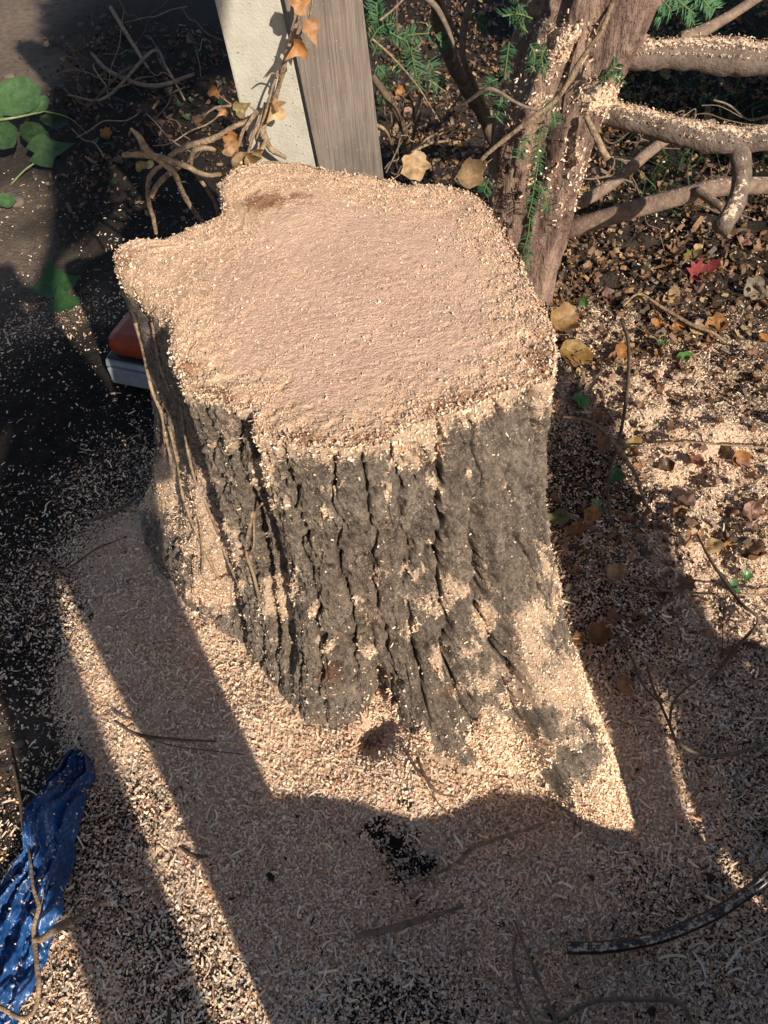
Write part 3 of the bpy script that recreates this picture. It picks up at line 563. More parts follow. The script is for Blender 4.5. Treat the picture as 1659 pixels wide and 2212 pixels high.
# ------------------------------------------------------------------ leaves
def leaf_geo(shape, size, curl=.5, fold_=.2, seed=0):
    r_ = np.random.default_rng(seed); n_ = 22
    if shape == 'oval': out = [(math.sin(t)*.36*(1-.15*math.cos(t)), -math.cos(t)*.5) for t in np.linspace(0, 2*math.pi, n_, endpoint=False)]
    elif shape == 'maple':
        ks = [(0,-.42),(.10,-.30),(.34,-.34),(.28,-.18),(.52,-.08),(.36,.04),(.42,.26),(.24,.16),(.14,.24),(.16,.40),(.0,.60)]
        out = ks+[(-x_, y_) for x_, y_ in ks[-2:0:-1]]
    elif shape == 'ivy':
        ks = [(0,-.34),(.16,-.42),(.34,-.30),(.44,-.06),(.24,.06),(.16,.22),(.0,.55)]
        out = ks+[(-x_, y_) for x_, y_ in ks[-2:0:-1]]
    else: out = [(math.sin(t)*.45*(1+.12*math.sin(5*t)), -math.cos(t)*.5*(1+.1*math.cos(7*t))) for t in np.linspace(0, 2*math.pi, n_, endpoint=False)]
    o = np.array(out); o *= 1+r_.normal(0, .05, o.shape); m_ = len(o); rings = [0, .35, .7, 1.0]
    V_ = [np.zeros((1, 2))]+[o*k_ for k_ in rings[1:]]; V_ = np.vstack(V_); f_ = [(0, 1+i, 1+(i+1) % m_) for i in range(m_)]
    for k_ in range(2):
        a0, b0 = 1+k_*m_, 1+(k_+1)*m_; f_ += [(a0+i, b0+i, b0+(i+1) % m_, a0+(i+1) % m_) for i in range(m_)]
    x_, y_ = V_[:, 0], V_[:, 1]; rad = np.hypot(x_, y_)
    z_ = fold_*np.abs(x_)+curl*(x_*x_*r_.uniform(-.5, 1.6)+y_*y_*r_.uniform(.2, 1.8))+curl*.22*noise(x_*4+seed, y_*4, 0, seed)*(.3+rad*1.6)
    return np.stack([x_, y_, z_], 1)*size, f_, rad
def orient(nrm, head):
    nrm = np.asarray(nrm, float); nrm = nrm/np.linalg.norm(nrm); t_ = np.array([math.cos(head), math.sin(head), 0.0]); t_ = t_-nrm*(t_@nrm); t_ /= np.linalg.norm(t_)
    return np.stack([np.cross(t_, nrm), t_, nrm], 1)
def leaf(pos, size, shape, col, label=None, name='fallen_leaf', cat='leaf', group=None, parent=None, nrm=(0, 0, 1), head=None, curl=.6, seed=None, mat_='leaf', petiole=True):
    seed = int(rng.integers(1e6)) if seed is None else seed; head = rng.uniform(0, 6.28) if head is None else head
    V_, f_, rad = leaf_geo(shape, size, curl, .15, seed); Rm = orient(nrm, head); W_ = V_@Rm.T+np.asarray(pos)
    b_ = MB(); cc = np.asarray(col)*(1+.25*noise(V_[:, 0]*90+seed, V_[:, 1]*90, 0, 3)[:, None])*(1-.25*(rad > .3)[:, None]*rng.uniform(0, 1)); b_.add(W_, f_, np.clip(cc, 0, 1))
    if petiole:
        p0 = np.array([0, -.36*size, .0]); p1 = np.array([.05*size, -.65*size, .03*size]); p2 = np.array([.1*size, -.95*size, -.02*size])
        tv, tf = tube(np.array([p0, p1, p2])@Rm.T+np.asarray(pos), .0011, 4, 3, 0); b_.add(tv, tf, np.asarray(col)*.8)
        mid, mf = tube(np.array([[0, -.36, .01], [0, 0, .012], [0, .4, .06*curl+.03]])*size@Rm.T+np.asarray(pos), .0009, 4, 3, 0); b_.add(mid, mf, np.clip(np.asarray(col)*1.25, 0, 1))
    o = b_.obj(name, M[mat_], parent)
    if parent is None:
        tag(o, label, cat, group)
    return o
def gpt(x, y, up_=.01):
    p_ = pt(x, y, z=0)
    for _ in range(4): p_ = pt(x, y, z=float(gh(p_[0], p_[1]))+up_)
    return p_
BR, OR_, TAN, RED, OLV, PNK = (.24, .12, .055), (.38, .17, .055), (.46, .31, .16), (.27, .045, .045), (.20, .15, .045), (.36, .20, .14)
LEAVES = [
 (1497,558,.085,'maple',OLV,'curled olive gold maple leaf lying on top of the red leaf'),
 (1515,590,.10,'maple',RED,'crimson maple leaf in the litter below the lowest bare branch'),
 (1450,640,.055,'oval',TAN,'pale peach leaf just below the crimson maple leaf'),
 (1215,690,.09,'crumple',(.30,.17,.07),'large crumpled brown leaf pressed against the stump top right side'),
 (1245,765,.10,'oval',(.26,.15,.035),'broad mustard brown leaf in the shade right of the stump'),
 (1400,812,.055,'oval',PNK,'smooth oval pinkish leaf lying flat among chips right of the long dark stem'),
 (1465,712,.045,'crumple',OR_,'small bright orange leaf at the end of the tan twig'),
 (1505,716,.05,'crumple',TAN,'square edged straw coloured leaf beside the tan twig'),
 (1548,700,.06,'crumple',OR_,'upright folded rust orange leaf in the upper right litter'),
 (1385,915,.05,'crumple',(.30,.22,.09),'folded khaki leaf in the middle of the right hand chips'),
 (1365,960,.05,'oval',(.42,.27,.10),'yellowish tan leaf tipped on its edge near the horizontal thin stem'),
 (1290,900,.035,'oval',OR_,'small cupped orange leaf beside the long dark curving stem'),
 (1500,1000,.05,'crumple',(.30,.12,.08),'reddish crumpled leaf above the horizontal thin stem'),
 (1300,960,.06,'maple',BR,'dark brown jagged leaf in shade beside the stump'),
 (1280,1110,.045,'crumple',OR_,'orange brown leaf scrap by the small green leaf'),
 (1205,1120,.06,'oval',(.17,.17,.06),'long narrow olive leaf hanging in shade at the stump right edge'),
 (1535,1180,.06,'oval',(.52,.36,.18),'round yellow tan leaf beneath the crossed thin twigs'),
 (1575,1180,.03,'oval',OR_,'tiny orange leaf touching the round yellow tan leaf'),
 (1330,1240,.045,'crumple',TAN,'tan curled leaf on shaded chips right of the stump'),
 (1290,1370,.05,'crumple',BR,'broad brown leaf lying close to the right root'),
 (1350,1480,.045,'oval',(.34,.18,.07),'brown leaf lying beside the twig right of the root'),
 (1600,1000,.045,'oval',PNK,'dusty pink leaf near the right border above the thin stem'),
 (1625,1105,.05,'crumple',PNK,'greyish pink leaf at the right edge of the chips'),
 (1540,640,.045,'oval',(.14,.08,.06),'dark purple brown leaf right of the crimson leaf'),
 (1630,630,.09,'oval',(.17,.14,.10),'large grey brown leaf at the right border'),
 (1345,760,.055,'crumple',OR_,'rusty leaf lying left of the tan twig loop'),
 (1310,640,.05,'crumple',(.2,.12,.11),'dusty purple leaf at the foot of the yew'),
 (1420,700,.05,'maple',OR_,'brown lobed leaf between the two arms of the tan twig'),
 (1590,560,.06,'oval',OLV,'olive leaf standing in dark litter right of the crimson leaf'),
 (1650,735,.06,'oval',OR_,'orange leaf poking in from the right border'),
 (895,355,.070,'crumple',(.42,.27,.14),'pale tan curled leaf standing at the stump back rim nearest the board'),
 (1012,375,.065,'crumple',(.26,.17,.09),'dull brown curled leaf standing at the stump back rim beside the yew'),
 (880,245,.05,'oval',(.42,.25,.18),'pinkish folded leaf behind the thin stems right of the board'),
 (865,200,.05,'crumple',OR_,'orange leaf in the litter far behind the board'),
 (1590,440,.06,'crumple',BR,'brown leaf hanging in the dark under the cut branches'),
 (230,290,.05,'crumple',(.26,.11,.04),'rust coloured leaf in deep shade behind the cut ivy'),
 (100,95,.035,'crumple',TAN,'bit of tan leaf on the sunlit earth at the top left'),
]
for (x, y, s, shp, c, lab) in LEAVES:
    p_ = gpt(x, y, .012)
    if (x, y) == (895, 355): p_ = pt(895, 358, Y=1.75)
    if (x, y) == (1012, 375): p_ = pt(1012, 375, Y=1.62)
    if (x, y) == (1215, 690): p_ = pt(1215, 690, z=.06)
    up_ = (rng.normal(0, .35), -.35+rng.normal(0, .3), 1.0)
    if y < 380 and x > 800: up_ = (.2, -1, .5)
    leaf(p_, s, shp, c, lab, nrm=up_, curl=.9 if shp == 'crumple' else .6)
# nameless small litter
n_lit = 0
while n_lit < 210:
    x, y = rng.uniform(800, 1659), rng.uniform(60, 1500)
    if x < 1200 and y > 330: continue
    if y > 800 and rng.uniform() < .72: continue
    p_ = gpt(x, y, .008)
    if in_stump(p_[0], p_[1], .03): continue
    c = [BR, OR_, TAN, (.16, .09, .06), PNK, (.3, .16, .08)][rng.integers(6)]
    leaf(p_, rng.uniform(.022, .05), ['crumple', 'oval', 'maple'][rng.integers(3)], np.array(c)*rng.uniform(.6, 1.1), 'small crisp brown leaf scrap in the litter behind and right of the stump', 'leaf_scrap', 'leaf', 'leaf scraps in the litter', nrm=(rng.normal(0, .5), rng.normal(0, .5), 1), curl=1.0, petiole=False); n_lit += 1
# green bits
GREEN = (.06, .15, .035)
for (x, y, s, lab) in [(1285,1100,.05,'fresh green ivy leaf among chips right of the stump'),(1330,1030,.05,'dark green leaf half buried beside the curving stem'),(1260,655,.04,'small green sprout leaf at the foot of the yew'),(1480,775,.05,'dusty grey green leaf in the upper right litter'),(1430,745,.04,'pale green blade lying beside the tan twig'),(1585,1275,.055,'bright green leaf below the crossed thin twigs'),(1610,1245,.035,'small round green leaf near the right border'),(1255,870,.06,'dark green leaf in the shade beside the stump rim'),(1640,1180,.03,'tiny green leaf at the right border'),(1545,870,.03,'little green leaf near the dark gap in the litter')]:
    leaf(gpt(x, y, .012), s, 'ivy', np.array(GREEN)*rng.uniform(.7, 1.4), lab, 'green_leaf', 'leaf', nrm=(rng.normal(0, .3), -.3, 1), mat_='gleaf')

# ------------------------------------------------------------------ weed with big leaves at the left
wd = thing('leafy_weed', gpt(20, 400, 0), 'broad leaved green weed reaching in from the left border above dark earth', 'plant')
def pathY(L_, **k): return [pt(a_, b_, **({'z': c_} if c_ < 1.0 and not k else {'Y': c_})) for a_, b_, c_ in L_]
b_ = MB()
for i_w, (P_, r_) in enumerate((([pt(-40, 262, z=.16), pt(20, 256, z=.17), pt(98, 240, z=.15)], [.006, .005, .003]), ([pt(22, 400, z=.0), pt(60, 362, z=.05), pt(112, 333, z=.07)], [.004, .003, .002]), ([pt(98, 240, z=.15), pt(150, 255, z=.12), pt(190, 290, z=.05)], [.002, .0015, .001]))):
    b_ = MB(); tv, tf = tube(P_, r_, 6, 5, .05); b_.add(tv, tf, (.20, .25, .10)); b_.obj('stem', M['gleaf'], wd)
for (x, y, z, s, hd, c, sh) in [(28,218,.19,.23,.35,1.6,'oval'),(80,228,.17,.10,.5,1.5,'oval'),(5,290,.13,.16,-1.2,1.0,'oval'),(75,292,.10,.13,-.9,.5,'oval'),(110,325,.08,.19,.25,.9,'ivy'),(120,262,.10,.12,-.3,.35,'oval'),(12,435,.05,.08,-.3,1.6,'oval')]:
    leaf(pt(x, y, z=z), s, sh, np.array([.045, .085, .03])*c, parent=wd, name='leaf', nrm=(.1, -.45, 1), head=hd, curl=.25, mat_='gleaf', petiole=False)
for (x, y, s, lab) in [(118,610,.17,'green lobed leaf dusted with wood flecks left of the stump'),(135,650,.12,'green leaf overlapping the lower edge of the dusted leaf')]:
    leaf(gpt(x, y, .03), s, 'ivy', np.array(GREEN)*.6, lab, 'green_leaf', 'leaf', nrm=(.1, -.2, 1), head=1.9, curl=.2, mat_='gleaf')

# ------------------------------------------------------------------ dead ivy on the post and cut ivy at its foot
def stem_obj(name, L_, r_, m_, parent=None, seed=0, seg=8, rough=.25, lump=60):
    P_ = [pt(a_, b_, Y=c_)+rng.normal(0, .0012, 3) for a_, b_, c_ in L_]; v_, f_ = tube(P_, np.array(r_)*.78, seg+2, 16, rough*1.3, lump*.6, seed); return obj(name, v_, f_, m_, parent)
iv = thing('dead_ivy_vine', pt(585, 325, Y=1.57), 'dead brown ivy vine climbing the front of the concrete post', 'vine')
stem_obj('stem', [(660,-40,1.54),(650,20,1.54),(627,85,1.55),(615,135,1.55),(597,200,1.57),(580,245,1.575),(569,283,1.575),(585,322,1.56),(620,340,1.55)], [.005,.005,.0055,.006,.0065,.008,.009,.008,.005], M['stem'], iv, 1)
stem_obj('stem', [(676,-20,1.52),(668,30,1.53),(652,72,1.54),(632,100,1.55)], [.0025]*4, M['stem'], iv, 2, 6)
stem_obj('stem', [(600,190,1.56),(605,168,1.54),(588,158,1.53),(572,165,1.52)], [.002,.002,.002,.0015], M['stem'], iv, 3, 6)
stem_obj('stem', [(575,225,1.56),(560,260,1.55),(548,290,1.54),(535,325,1.54)], [.006,.006,.005,.004], M['stem'], iv, 4)
stem_obj('stem', [(605,150,1.56),(590,190,1.55),(575,240,1.54),(555,300,1.54)], [.003,.003,.003,.002], M['stem'], iv, 44, 6)
for (x, y, Yd, s, c, hd, n_) in [(645,107,1.515,.043,OR_,-1.9,(-.1,-1,.1)),(673,66,1.50,.045,(.33,.16,.07),-1.1,(.5,-1,.3)),(652,5,1.51,.045,OR_,1.0,(0,-1,.3)),(592,243,1.55,.045,TAN,-1.6,(.3,-1,.2)),(600,225,1.54,.03,(.3,.17,.08),.5,(.5,-1,.2)),(503,305,1.52,.04,OR_,-1.7,(-.3,-1,.2))]:
    leaf(pt(x, y, Y=Yd), s, 'ivy', c, parent=iv, name='leaf', nrm=n_, head=hd, curl=.8, petiole=False)
tw = thing('ivy_twig', pt(550, 240, Y=1.54), 'thin dead ivy twig with shrivelled leaves sticking out left of the post', 'twig')
stem_obj('stem', [(552,240,1.54),(530,222,1.54),(500,226,1.53),(470,233,1.53),(448,245,1.52),(434,262,1.52)], [.0025,.0025,.003,.0025,.002,.0012], M['stem'], tw, 5, 6)
stem_obj('stem', [(472,232,1.53),(440,248,1.52),(418,258,1.51)], [.002,.002,.001], M['stem'], tw, 6, 6)
stem_obj('stem', [(500,226,1.53),(480,212,1.52),(468,204,1.51)], [.0012,.0012,.001], M['stem'], tw, 7, 6)
stem_obj('stem', [(497,227,1.53),(503,250,1.53),(515,262,1.53)], [.0015,.0015,.001], M['stem'], tw, 8, 6)
for (x, y, s, c) in [(465,199,.026,OR_),(482,242,.024,(.4,.2,.1)),(522,233,.036,(.26,.19,.08)),(422,259,.024,(.4,.22,.12))]:
    leaf(pt(x, y, Y=1.515), s, 'ivy', c, parent=tw, name='leaf', nrm=(rng.normal(0, .4), -1, .3), curl=1.2, petiole=False)
cl = thing('cut_ivy_cluster', pt(333, 500, z=.02), 'sawn star shaped knot of pale ivy stems with roots left behind the stump', 'roots')
CI = 1.50
for i, (L_, r_) in enumerate([
 ([(283,276,CI),(300,296,CI),(313,318,CI),(330,336,CI)], [.003,.008,.009,.009]),
 ([(268,335,CI-.02),(300,336,CI),(335,338,CI),(370,347,CI),(403,359,CI),(443,375,CI+.02),(485,378,CI+.05)], [.006,.008,.009,.0085,.007,.006,.006]),
 ([(332,338,CI),(355,355,CI),(378,374,CI),(388,405,CI+.04),(408,440,CI+.08),(440,480,CI+.10),(465,492,CI+.12)], [.007,.008,.008,.007,.007,.006,.005]),
 ([(350,357,CI),(335,368,CI),(323,389,CI),(319,431,CI+.03),(331,470,CI+.05),(336,505,CI+.06)], [.005,.0065,.006,.006,.006,.005]),
 ([(326,428,CI+.03),(338,402,CI+.04),(360,378,CI+.06),(385,360,CI+.08),(412,338,CI+.1)], [.007]*5),
 ([(364,338,CI+.02),(385,326,CI+.04),(408,314,CI+.06),(451,303,CI+.06),(480,291,CI+.05),(507,272,CI+.04),(534,260,CI+.04),(560,240,CI+.05)], [.006,.0075,.0075,.0075,.0075,.007,.006,.005]),
 ([(412,358,CI+.05),(413,340,CI+.04),(424,324,CI+.03),(448,319,CI+.03),(473,331,CI+.04)], [.004,.006,.0065,.0065,.004]),
 ([(415,364,CI+.06),(445,401,CI+.08),(465,440,CI+.1),(471,468,CI+.12)], [.0035,.005,.005,.004]),
 ([(555,237,CI+.03),(540,262,CI+.02),(522,290,CI+.02),(509,340,CI+.02)], [.004,.0045,.0045,.004]),
 ([(560,310,CI+.03),(555,325,CI+.02),(530,332,CI+.02),(500,335,CI+.03)], [.003,.0035,.0035,.003]),
 ([(575,300,CI+.05),(560,330,CI+.03),(520,355,CI+.03),(470,358,CI+.04)], [.005,.006,.006,.004])]):
    stem_obj('stem', L_, r_, M['stem'], cl, 20+i, 8, .3, 80)
for (x, y, s, c) in [(298,355,.026,(.33,.27,.12)),(322,355,.02,(.42,.35,.18)),(495,318,.035,(.3,.17,.08)),(545,345,.05,(.28,.18,.08)),(520,350,.05,(.22,.14,.07))]:
    leaf(pt(x, y, Y=CI-.01), s, 'oval', c, parent=cl, name='leaf', nrm=(.6, -1, .2), head=rng.uniform(-2, -1), curl=1.5, petiole=False)

# ------------------------------------------------------------------ yew
YB = np.array(pt(1135, 600, Y=1.98)); YB[2] = 0
yw = thing('yew_tree', (.50, 1.98, 0), 'reddish brown yew trunk with flaking bark and sawn side branches behind the stump', 'tree')
yc = [(1105,660,1.97),(1118,600,1.96),(1138,480,1.93),(1165,360,1.90),(1190,250,1.88),(1235,140,1.86),(1285,20,1.85),(1330,-110,1.84)]
P_ = np.array([pt(a_, b_, Y=c_) for a_, b_, c_ in yc]); P_ = np.vstack([[P_[0][0]+.0, 1.98, -.05], P_[1:], P_[-1]+np.array([.06, 0, .3]), P_[-1]+np.array([.1, .0, .7]), P_[-1]+np.array([.1, .05, 1.3])])
rr_ = np.array([.115, .108, .104, .108, .112, .118, .122, .122, .11, .09, .05])
Q_ = catmull(P_, 26); rq = catmull(rr_[:, None], 26)[:, 0]; T_, N_, B_ = frames(Q_); sg = 110
aa = np.linspace(0, 2*math.pi, sg, endpoint=False); LL = np.concatenate([[0], np.cumsum(np.linalg.norm(np.diff(Q_, axis=0), axis=1))]); A2, L2 = np.meshgrid(aa, LL)
flute = .12*np.cos(3*A2+1.2*L2+.5)+.07*np.cos(5*A2-2*L2)+.05*fbm(np.cos(A2)*2, np.sin(A2)*2, L2*3, 81, 3)
sheet = noise(A2*6+2*fbm(np.cos(A2), np.sin(A2), L2*4, 84, 2), L2*3.5, 0, 82); flk = sstep(-.1, .0, sheet)*.08+sstep(.35, .42, sheet)*.07-.09*(1-sstep(0, .08, np.abs(noise(A2*11, L2*5, 0, 83))))
rad_ = rq[:, None]*(1+flute+flk+.02*fbm(np.cos(A2)*12, np.sin(A2)*12, L2*20, 85, 3))
YV = Q_[:, None]+rad_[..., None]*(np.cos(A2)[..., None]*N_[:, None]+np.sin(A2)[..., None]*B_[:, None])
ypx, ypy = pix(YV.reshape(-1, 3)); fr_ = (YV-Q_[:, None])[..., 1].ravel() < 0.03
yd = np.zeros(len(ypx))
for (x, y, rx, ry, a_) in [(1215,75,60,35,.6),(1225,120,50,30,.55),(1165,215,40,25,.5),(1110,235,25,60,.35),(1290,210,45,40,.75),(1240,330,25,60,.45),(1200,420,30,60,.25),(1180,150,60,40,.35),(1150,380,20,60,.3),(1060,395,12,20,.5),(1250,420,14,50,.4)]:
    yd = np.maximum(yd, a_*np.exp(-((ypx-x)/rx)**2-((ypy-y)/ry)**2))
yd = (yd*fr_+.08); m_ = len(Q_); ii = np.arange(m_*sg).reshape(m_, sg); jn = np.roll(ii, -1, 1)
q = np.stack([ii[:-1], jn[:-1], jn[1:], ii[1:]], -1).reshape(-1, 4)
obj('trunk', YV.reshape(-1, 3), q, M['yew'], yw, attrs={'dust': yd})
pr = np.where(fr_, np.clip(yd-.1, 0, 1), 0); pick = rng.choice(len(pr), 1500, p=pr/pr.sum()); nY = ((YV-Q_[:, None])/rad_[..., None]).reshape(-1, 3)[pick]
v, q, c = chips(YV.reshape(-1, 3)[pick]+nY*.003+rng.normal(0, .003, (1500, 3)), nY, rng.uniform(.003, .012, 1500), rng.uniform(.002, .005, 1500), .6)
kind(obj('caught_chips', v, q, M['chip'], yw, smooth=False, cols={'tint': c}), 'stuff')
for i, (L_, w_) in enumerate([([(1262,60,1.74),(1240,170,1.755),(1212,300,1.78)], .014), ([(1330,0,1.72),(1300,70,1.735),(1290,150,1.75)], .012), ([(1225,420,1.82),(1205,520,1.845),(1175,610,1.87)], .012), ([(1180,330,1.79),(1165,420,1.82),(1150,540,1.85)], .01), ([(1250,390,1.83),(1228,480,1.855),(1195,600,1.88)], .010)]):
    Pq = catmull([pt(a_, b_, Y=c_) for a_, b_, c_ in L_], 8); ww = w_*np.sin(np.linspace(.15, 3.0, len(Pq)))[:, None]*np.array([[1, 0, 0]]); mid = Pq+np.array([0, -.004, 0]); v_ = np.vstack([Pq-ww, mid, Pq+ww]); m2 = len(Pq)
    f_ = [(k_*m2+j, k_*m2+j+1, (k_+1)*m2+j+1, (k_+1)*m2+j) for k_ in range(2) for j in range(m2-1)]; obj('bark_strip', v_, f_, M['yew'], yw, attrs={'dust': np.zeros(len(v_))})
def branch(L_, r_, m_, seed, sub=9, name='branch', rough=.16, lump=22, parent=yw, seg=14):
    return obj(name, *tube([pt(a_, b_, Y=c_) for a_, b_, c_ in L_], r_, seg, sub, rough, lump, seed), m_, parent)
B1 = branch([(1270,110,1.84),(1345,118,1.82),(1450,116,1.80),(1560,122,1.78),(1680,128,1.75),(1900,130,1.7)], [.036,.034,.030,.036,.035,.035], M['br_dark'], 91, rough=.3, lump=34)
B2 = branch([(1240,230,1.86),(1300,240,1.82),(1390,262,1.76),(1480,288,1.70),(1560,303,1.66),(1680,300,1.63),(1800,290,1.6)], [.034,.031,.027,.029,.029,.027,.025], M['br_dark'], 92, rough=.3, lump=34)
branch([(1590,300,1.655),(1602,345,1.62),(1600,400,1.58),(1582,455,1.54),(1558,492,1.50)], [.026,.022,.020,.021,.022], M['br_dark'], 93, name='stub', rough=.25)
branch([(1200,505,1.93),(1260,485,1.88),(1370,452,1.84),(1480,422,1.82),(1560,404,1.82),(1680,400,1.82),(1800,395,1.8)], [.026,.0245,.0235,.0225,.023,.021,.02], M['br_pink'], 94, rough=.08)
branch([(1200,460,2.0),(1260,435,2.02),(1330,390,2.06),(1400,330,2.12),(1460,290,2.2),(1540,265,2.3)], [.017,.017,.0165,.016,.014,.012], M['br_pink'], 95, rough=.08)
branch([(1505,412,1.80),(1540,435,1.74),(1566,453,1.70)], [.011,.0105,.0095], M['br_pink'], 96, name='stub', rough=.05)
branch([(1470,82,2.0),(1515,68,2.0),(1570,38,2.02),(1659,-20,2.05)], [.013,.015,.012,.011], M['br_pink'], 97, rough=.1)
branch([(1265,250,1.72),(1285,290,1.69),(1312,345,1.66)], [.006,.0075,.0085], M['stem'], 98, name='stub', rough=.25, lump=70, seg=8)
# chips lodged on the branches
for bo in (B1, B2):
    co = np.empty(len(bo.data.vertices)*3, np.float32); bo.data.vertices.foreach_get('co', co); co = co.reshape(-1, 3)+np.array(yw.location)
    nn = np.empty(len(co)*3, np.float32); bo.data.vertices.foreach_get('normal', nn); nn = nn.reshape(-1, 3); up_ = np.where(nn[:, 2] > .25)[0]; pk = rng.choice(up_, 1500)
    v, q, c = chips(co[pk]+nn[pk]*.002+rng.normal(0, .006, (1500, 3))*np.array([1, .8, .1]), nn[pk], rng.uniform(.002, .007, 1500), rng.uniform(.0012, .0026, 1500), .6, cols=CHC[rng.choice(len(CHC), 1500, p=CHP)]*rng.uniform(.35, .9, (1500, 1)))
    kind(obj('branch_chips', v, q, M['chip'], yw, smooth=False, cols={'tint': c}), 'stuff')
P = pt(1296, 205, Y=1.765)+rng.normal(0, 1, (1500, 3)).clip(-1.6, 1.6)*np.array([.020, .012, .009]); v, q, c = chips(P, np.tile([0, -.5, 1.0], (1500, 1)), rng.uniform(.002, .009, 1500), rng.uniform(.002, .004, 1500), .6)
kind(obj('chip_pile', v, q, M['chip'], yw, smooth=False, cols={'tint': c}), 'stuff')
def sprig(P_, nl, ln, col, parent, name='needle_sprig', spread=1.0, seed=0, upv=(0, -.6, 1)):
    r2_ = np.random.default_rng(seed); Q_ = catmull(P_, 6); T_, N_, B_ = frames(Q_); b_ = MB(); tv, tf = tube(P_, .0016, 5, 6, 0); b_.add(tv, tf, np.array([.12, .16, .05])); upv = np.asarray(upv)/np.linalg.norm(upv)
    for i in range(nl):
        k_ = r2_.uniform(.02, 1)*(len(Q_)-1); j = int(k_); p_ = Q_[j]+(Q_[min(j+1, len(Q_)-1)]-Q_[j])*(k_-j); t_ = T_[j]; s_ = np.cross(t_, upv); s_ /= np.linalg.norm(s_)+1e-9; sd = 1 if i % 2 else -1
        d_ = s_*sd*.85+t_*.5+upv*r2_.uniform(-.15, .5)*spread+r2_.normal(0, .12, 3); d_ /= np.linalg.norm(d_); l_ = ln*r2_.uniform(.7, 1.1); w_ = np.cross(d_, upv+r2_.normal(0, .2, 3)); w_ = w_/np.linalg.norm(w_)*.0016
        c_ = np.asarray(col)*r2_.uniform(.6, 1.5); b_.add([p_-w_*.4, p_+w_*.4, p_+d_*l_*.5+w_, p_+d_*l_-upv*l_*.08, p_+d_*l_*.5-w_], [(0, 1, 2, 4), (4, 2, 3)], c_)
    return b_.obj(name, M['needle'], parent, smooth=False)
NG = (.028, .075, .03)
SP = [[(1110,-20,1.72),(1120,15,1.72),(1105,50,1.72)],[(1150,40,1.72),(1120,30,1.71),(1085,35,1.7)],[(1140,70,1.73),(1125,55,1.72),(1115,20,1.71)],[(1145,95,1.74),(1155,120,1.73),(1150,155,1.73)],[(1075,170,1.76),(1060,180,1.75),(1058,205,1.75)],[(1090,200,1.75),(1080,225,1.74),(1072,255,1.74)],[(1180,215,1.74),(1195,245,1.72),(1200,275,1.72)],[(1175,260,1.76),(1165,310,1.76),(1160,350,1.75)],[(1165,330,1.77),(1160,370,1.76),(1152,410,1.76)],[(1155,390,1.78),(1150,430,1.78),(1140,470,1.78)],[(1165,395,1.78),(1178,425,1.77),(1182,455,1.77)],[(1145,470,1.80),(1140,510,1.80),(1130,545,1.80)],[(1142,540,1.82),(1136,570,1.82),(1128,590,1.82)],[(1055,385,1.74),(1050,400,1.74),(1045,415,1.74)],[(1290,170,1.72),(1318,150,1.7),(1335,135,1.7)],[(1300,165,1.72),(1325,165,1.7),(1345,170,1.7)],[(1180,100,1.74),(1170,125,1.73),(1178,160,1.73)],[(1100,90,1.77),(1095,130,1.77),(1090,170,1.77)],[(1145,290,1.77),(1130,320,1.76),(1120,340,1.76)]]
for i, s3 in enumerate(SP): sprig([pt(*a_[:2], Y=a_[2]-.04) for a_ in s3], 34, .022, NG, yw, seed=i)
# unseen yew leaves added on the right to darken the ground behind
b_ = MB(); cr_ = rng.normal(0, 1, (7000, 3)); cr_ = cr_/np.linalg.norm(cr_, axis=1)[:, None]*rng.uniform(.3, 1, (7000, 1))**.5; P = np.array([2.15, 2.25, .95])+cr_*np.array([.62, .75, .65]); n_ = len(P)
v, q, c = chips(P, rng.normal(0, 1, (n_, 3)), np.full(n_, .07), np.full(n_, .03), .5, cols=np.array([.03, .07, .025])*rng.uniform(.5, 1.6, (n_, 1)))
kind(obj('shade_foliage', v, q, M['crown'], yw, smooth=False, cols={'tint': c}), 'stuff')

# tangle of thin dead stems in the shade right of and behind the yew
tg = thing('dead_stem_tangle', pt(1480, 500, z=0), 'tangle of thin dead stems in the dark under the cut branches', 'stems')
for i in range(26):
    x0, y0 = rng.uniform(1240, 1659), rng.uniform(150, 540); a_ = rng.normal(0, .6); l_ = rng.uniform(60, 220); Yd = rng.uniform(2.0, 2.6)
    L_ = [(x0+l_*(k_-.5)*math.cos(a_)+rng.normal(0, 8), y0-l_*(k_-.5)*math.sin(a_)+rng.normal(0, 10)+20*k_*k_, Yd) for k_ in np.linspace(0, 1, 5)]
    L_ = [(a1, min(b1, 560), c1) for a1, b1, c1 in L_]; stem_obj('stem', L_, rng.uniform(.0012, .0045), M[['dark_stem', 'grey_stem'][i % 2]], tg, 600+i, 5, .2, 40)
tg2 = thing('dead_stem_tangle', pt(930, 330, z=0), 'thin dead twigs criss-crossing low behind the back rim of the stump', 'stems')
for i in range(22):
    x0, y0 = rng.uniform(835, 1050), rng.uniform(130, 390); a_ = rng.normal(.3, .9); l_ = rng.uniform(40, 150); Yd = rng.uniform(2.0, 2.3)
    L_ = [(x0+l_*(k_-.5)*math.cos(a_)+rng.normal(0, 5), y0-l_*(k_-.5)*math.sin(a_)+rng.normal(0, 6), Yd) for k_ in np.linspace(0, 1, 5)]
    L_ = [(a1, min(b1, 400), c1) for a1, b1, c1 in L_]; stem_obj('stem', L_, rng.uniform(.001, .0035), M[['dark_stem', 'grey_stem', 'stem'][i % 3]], tg2, 640+i, 5, .2, 40)
tg3 = thing('dead_stem_tangle', pt(300, 250, z=0), 'dim criss-crossing dead twigs on the dark earth left of the concrete post', 'stems')
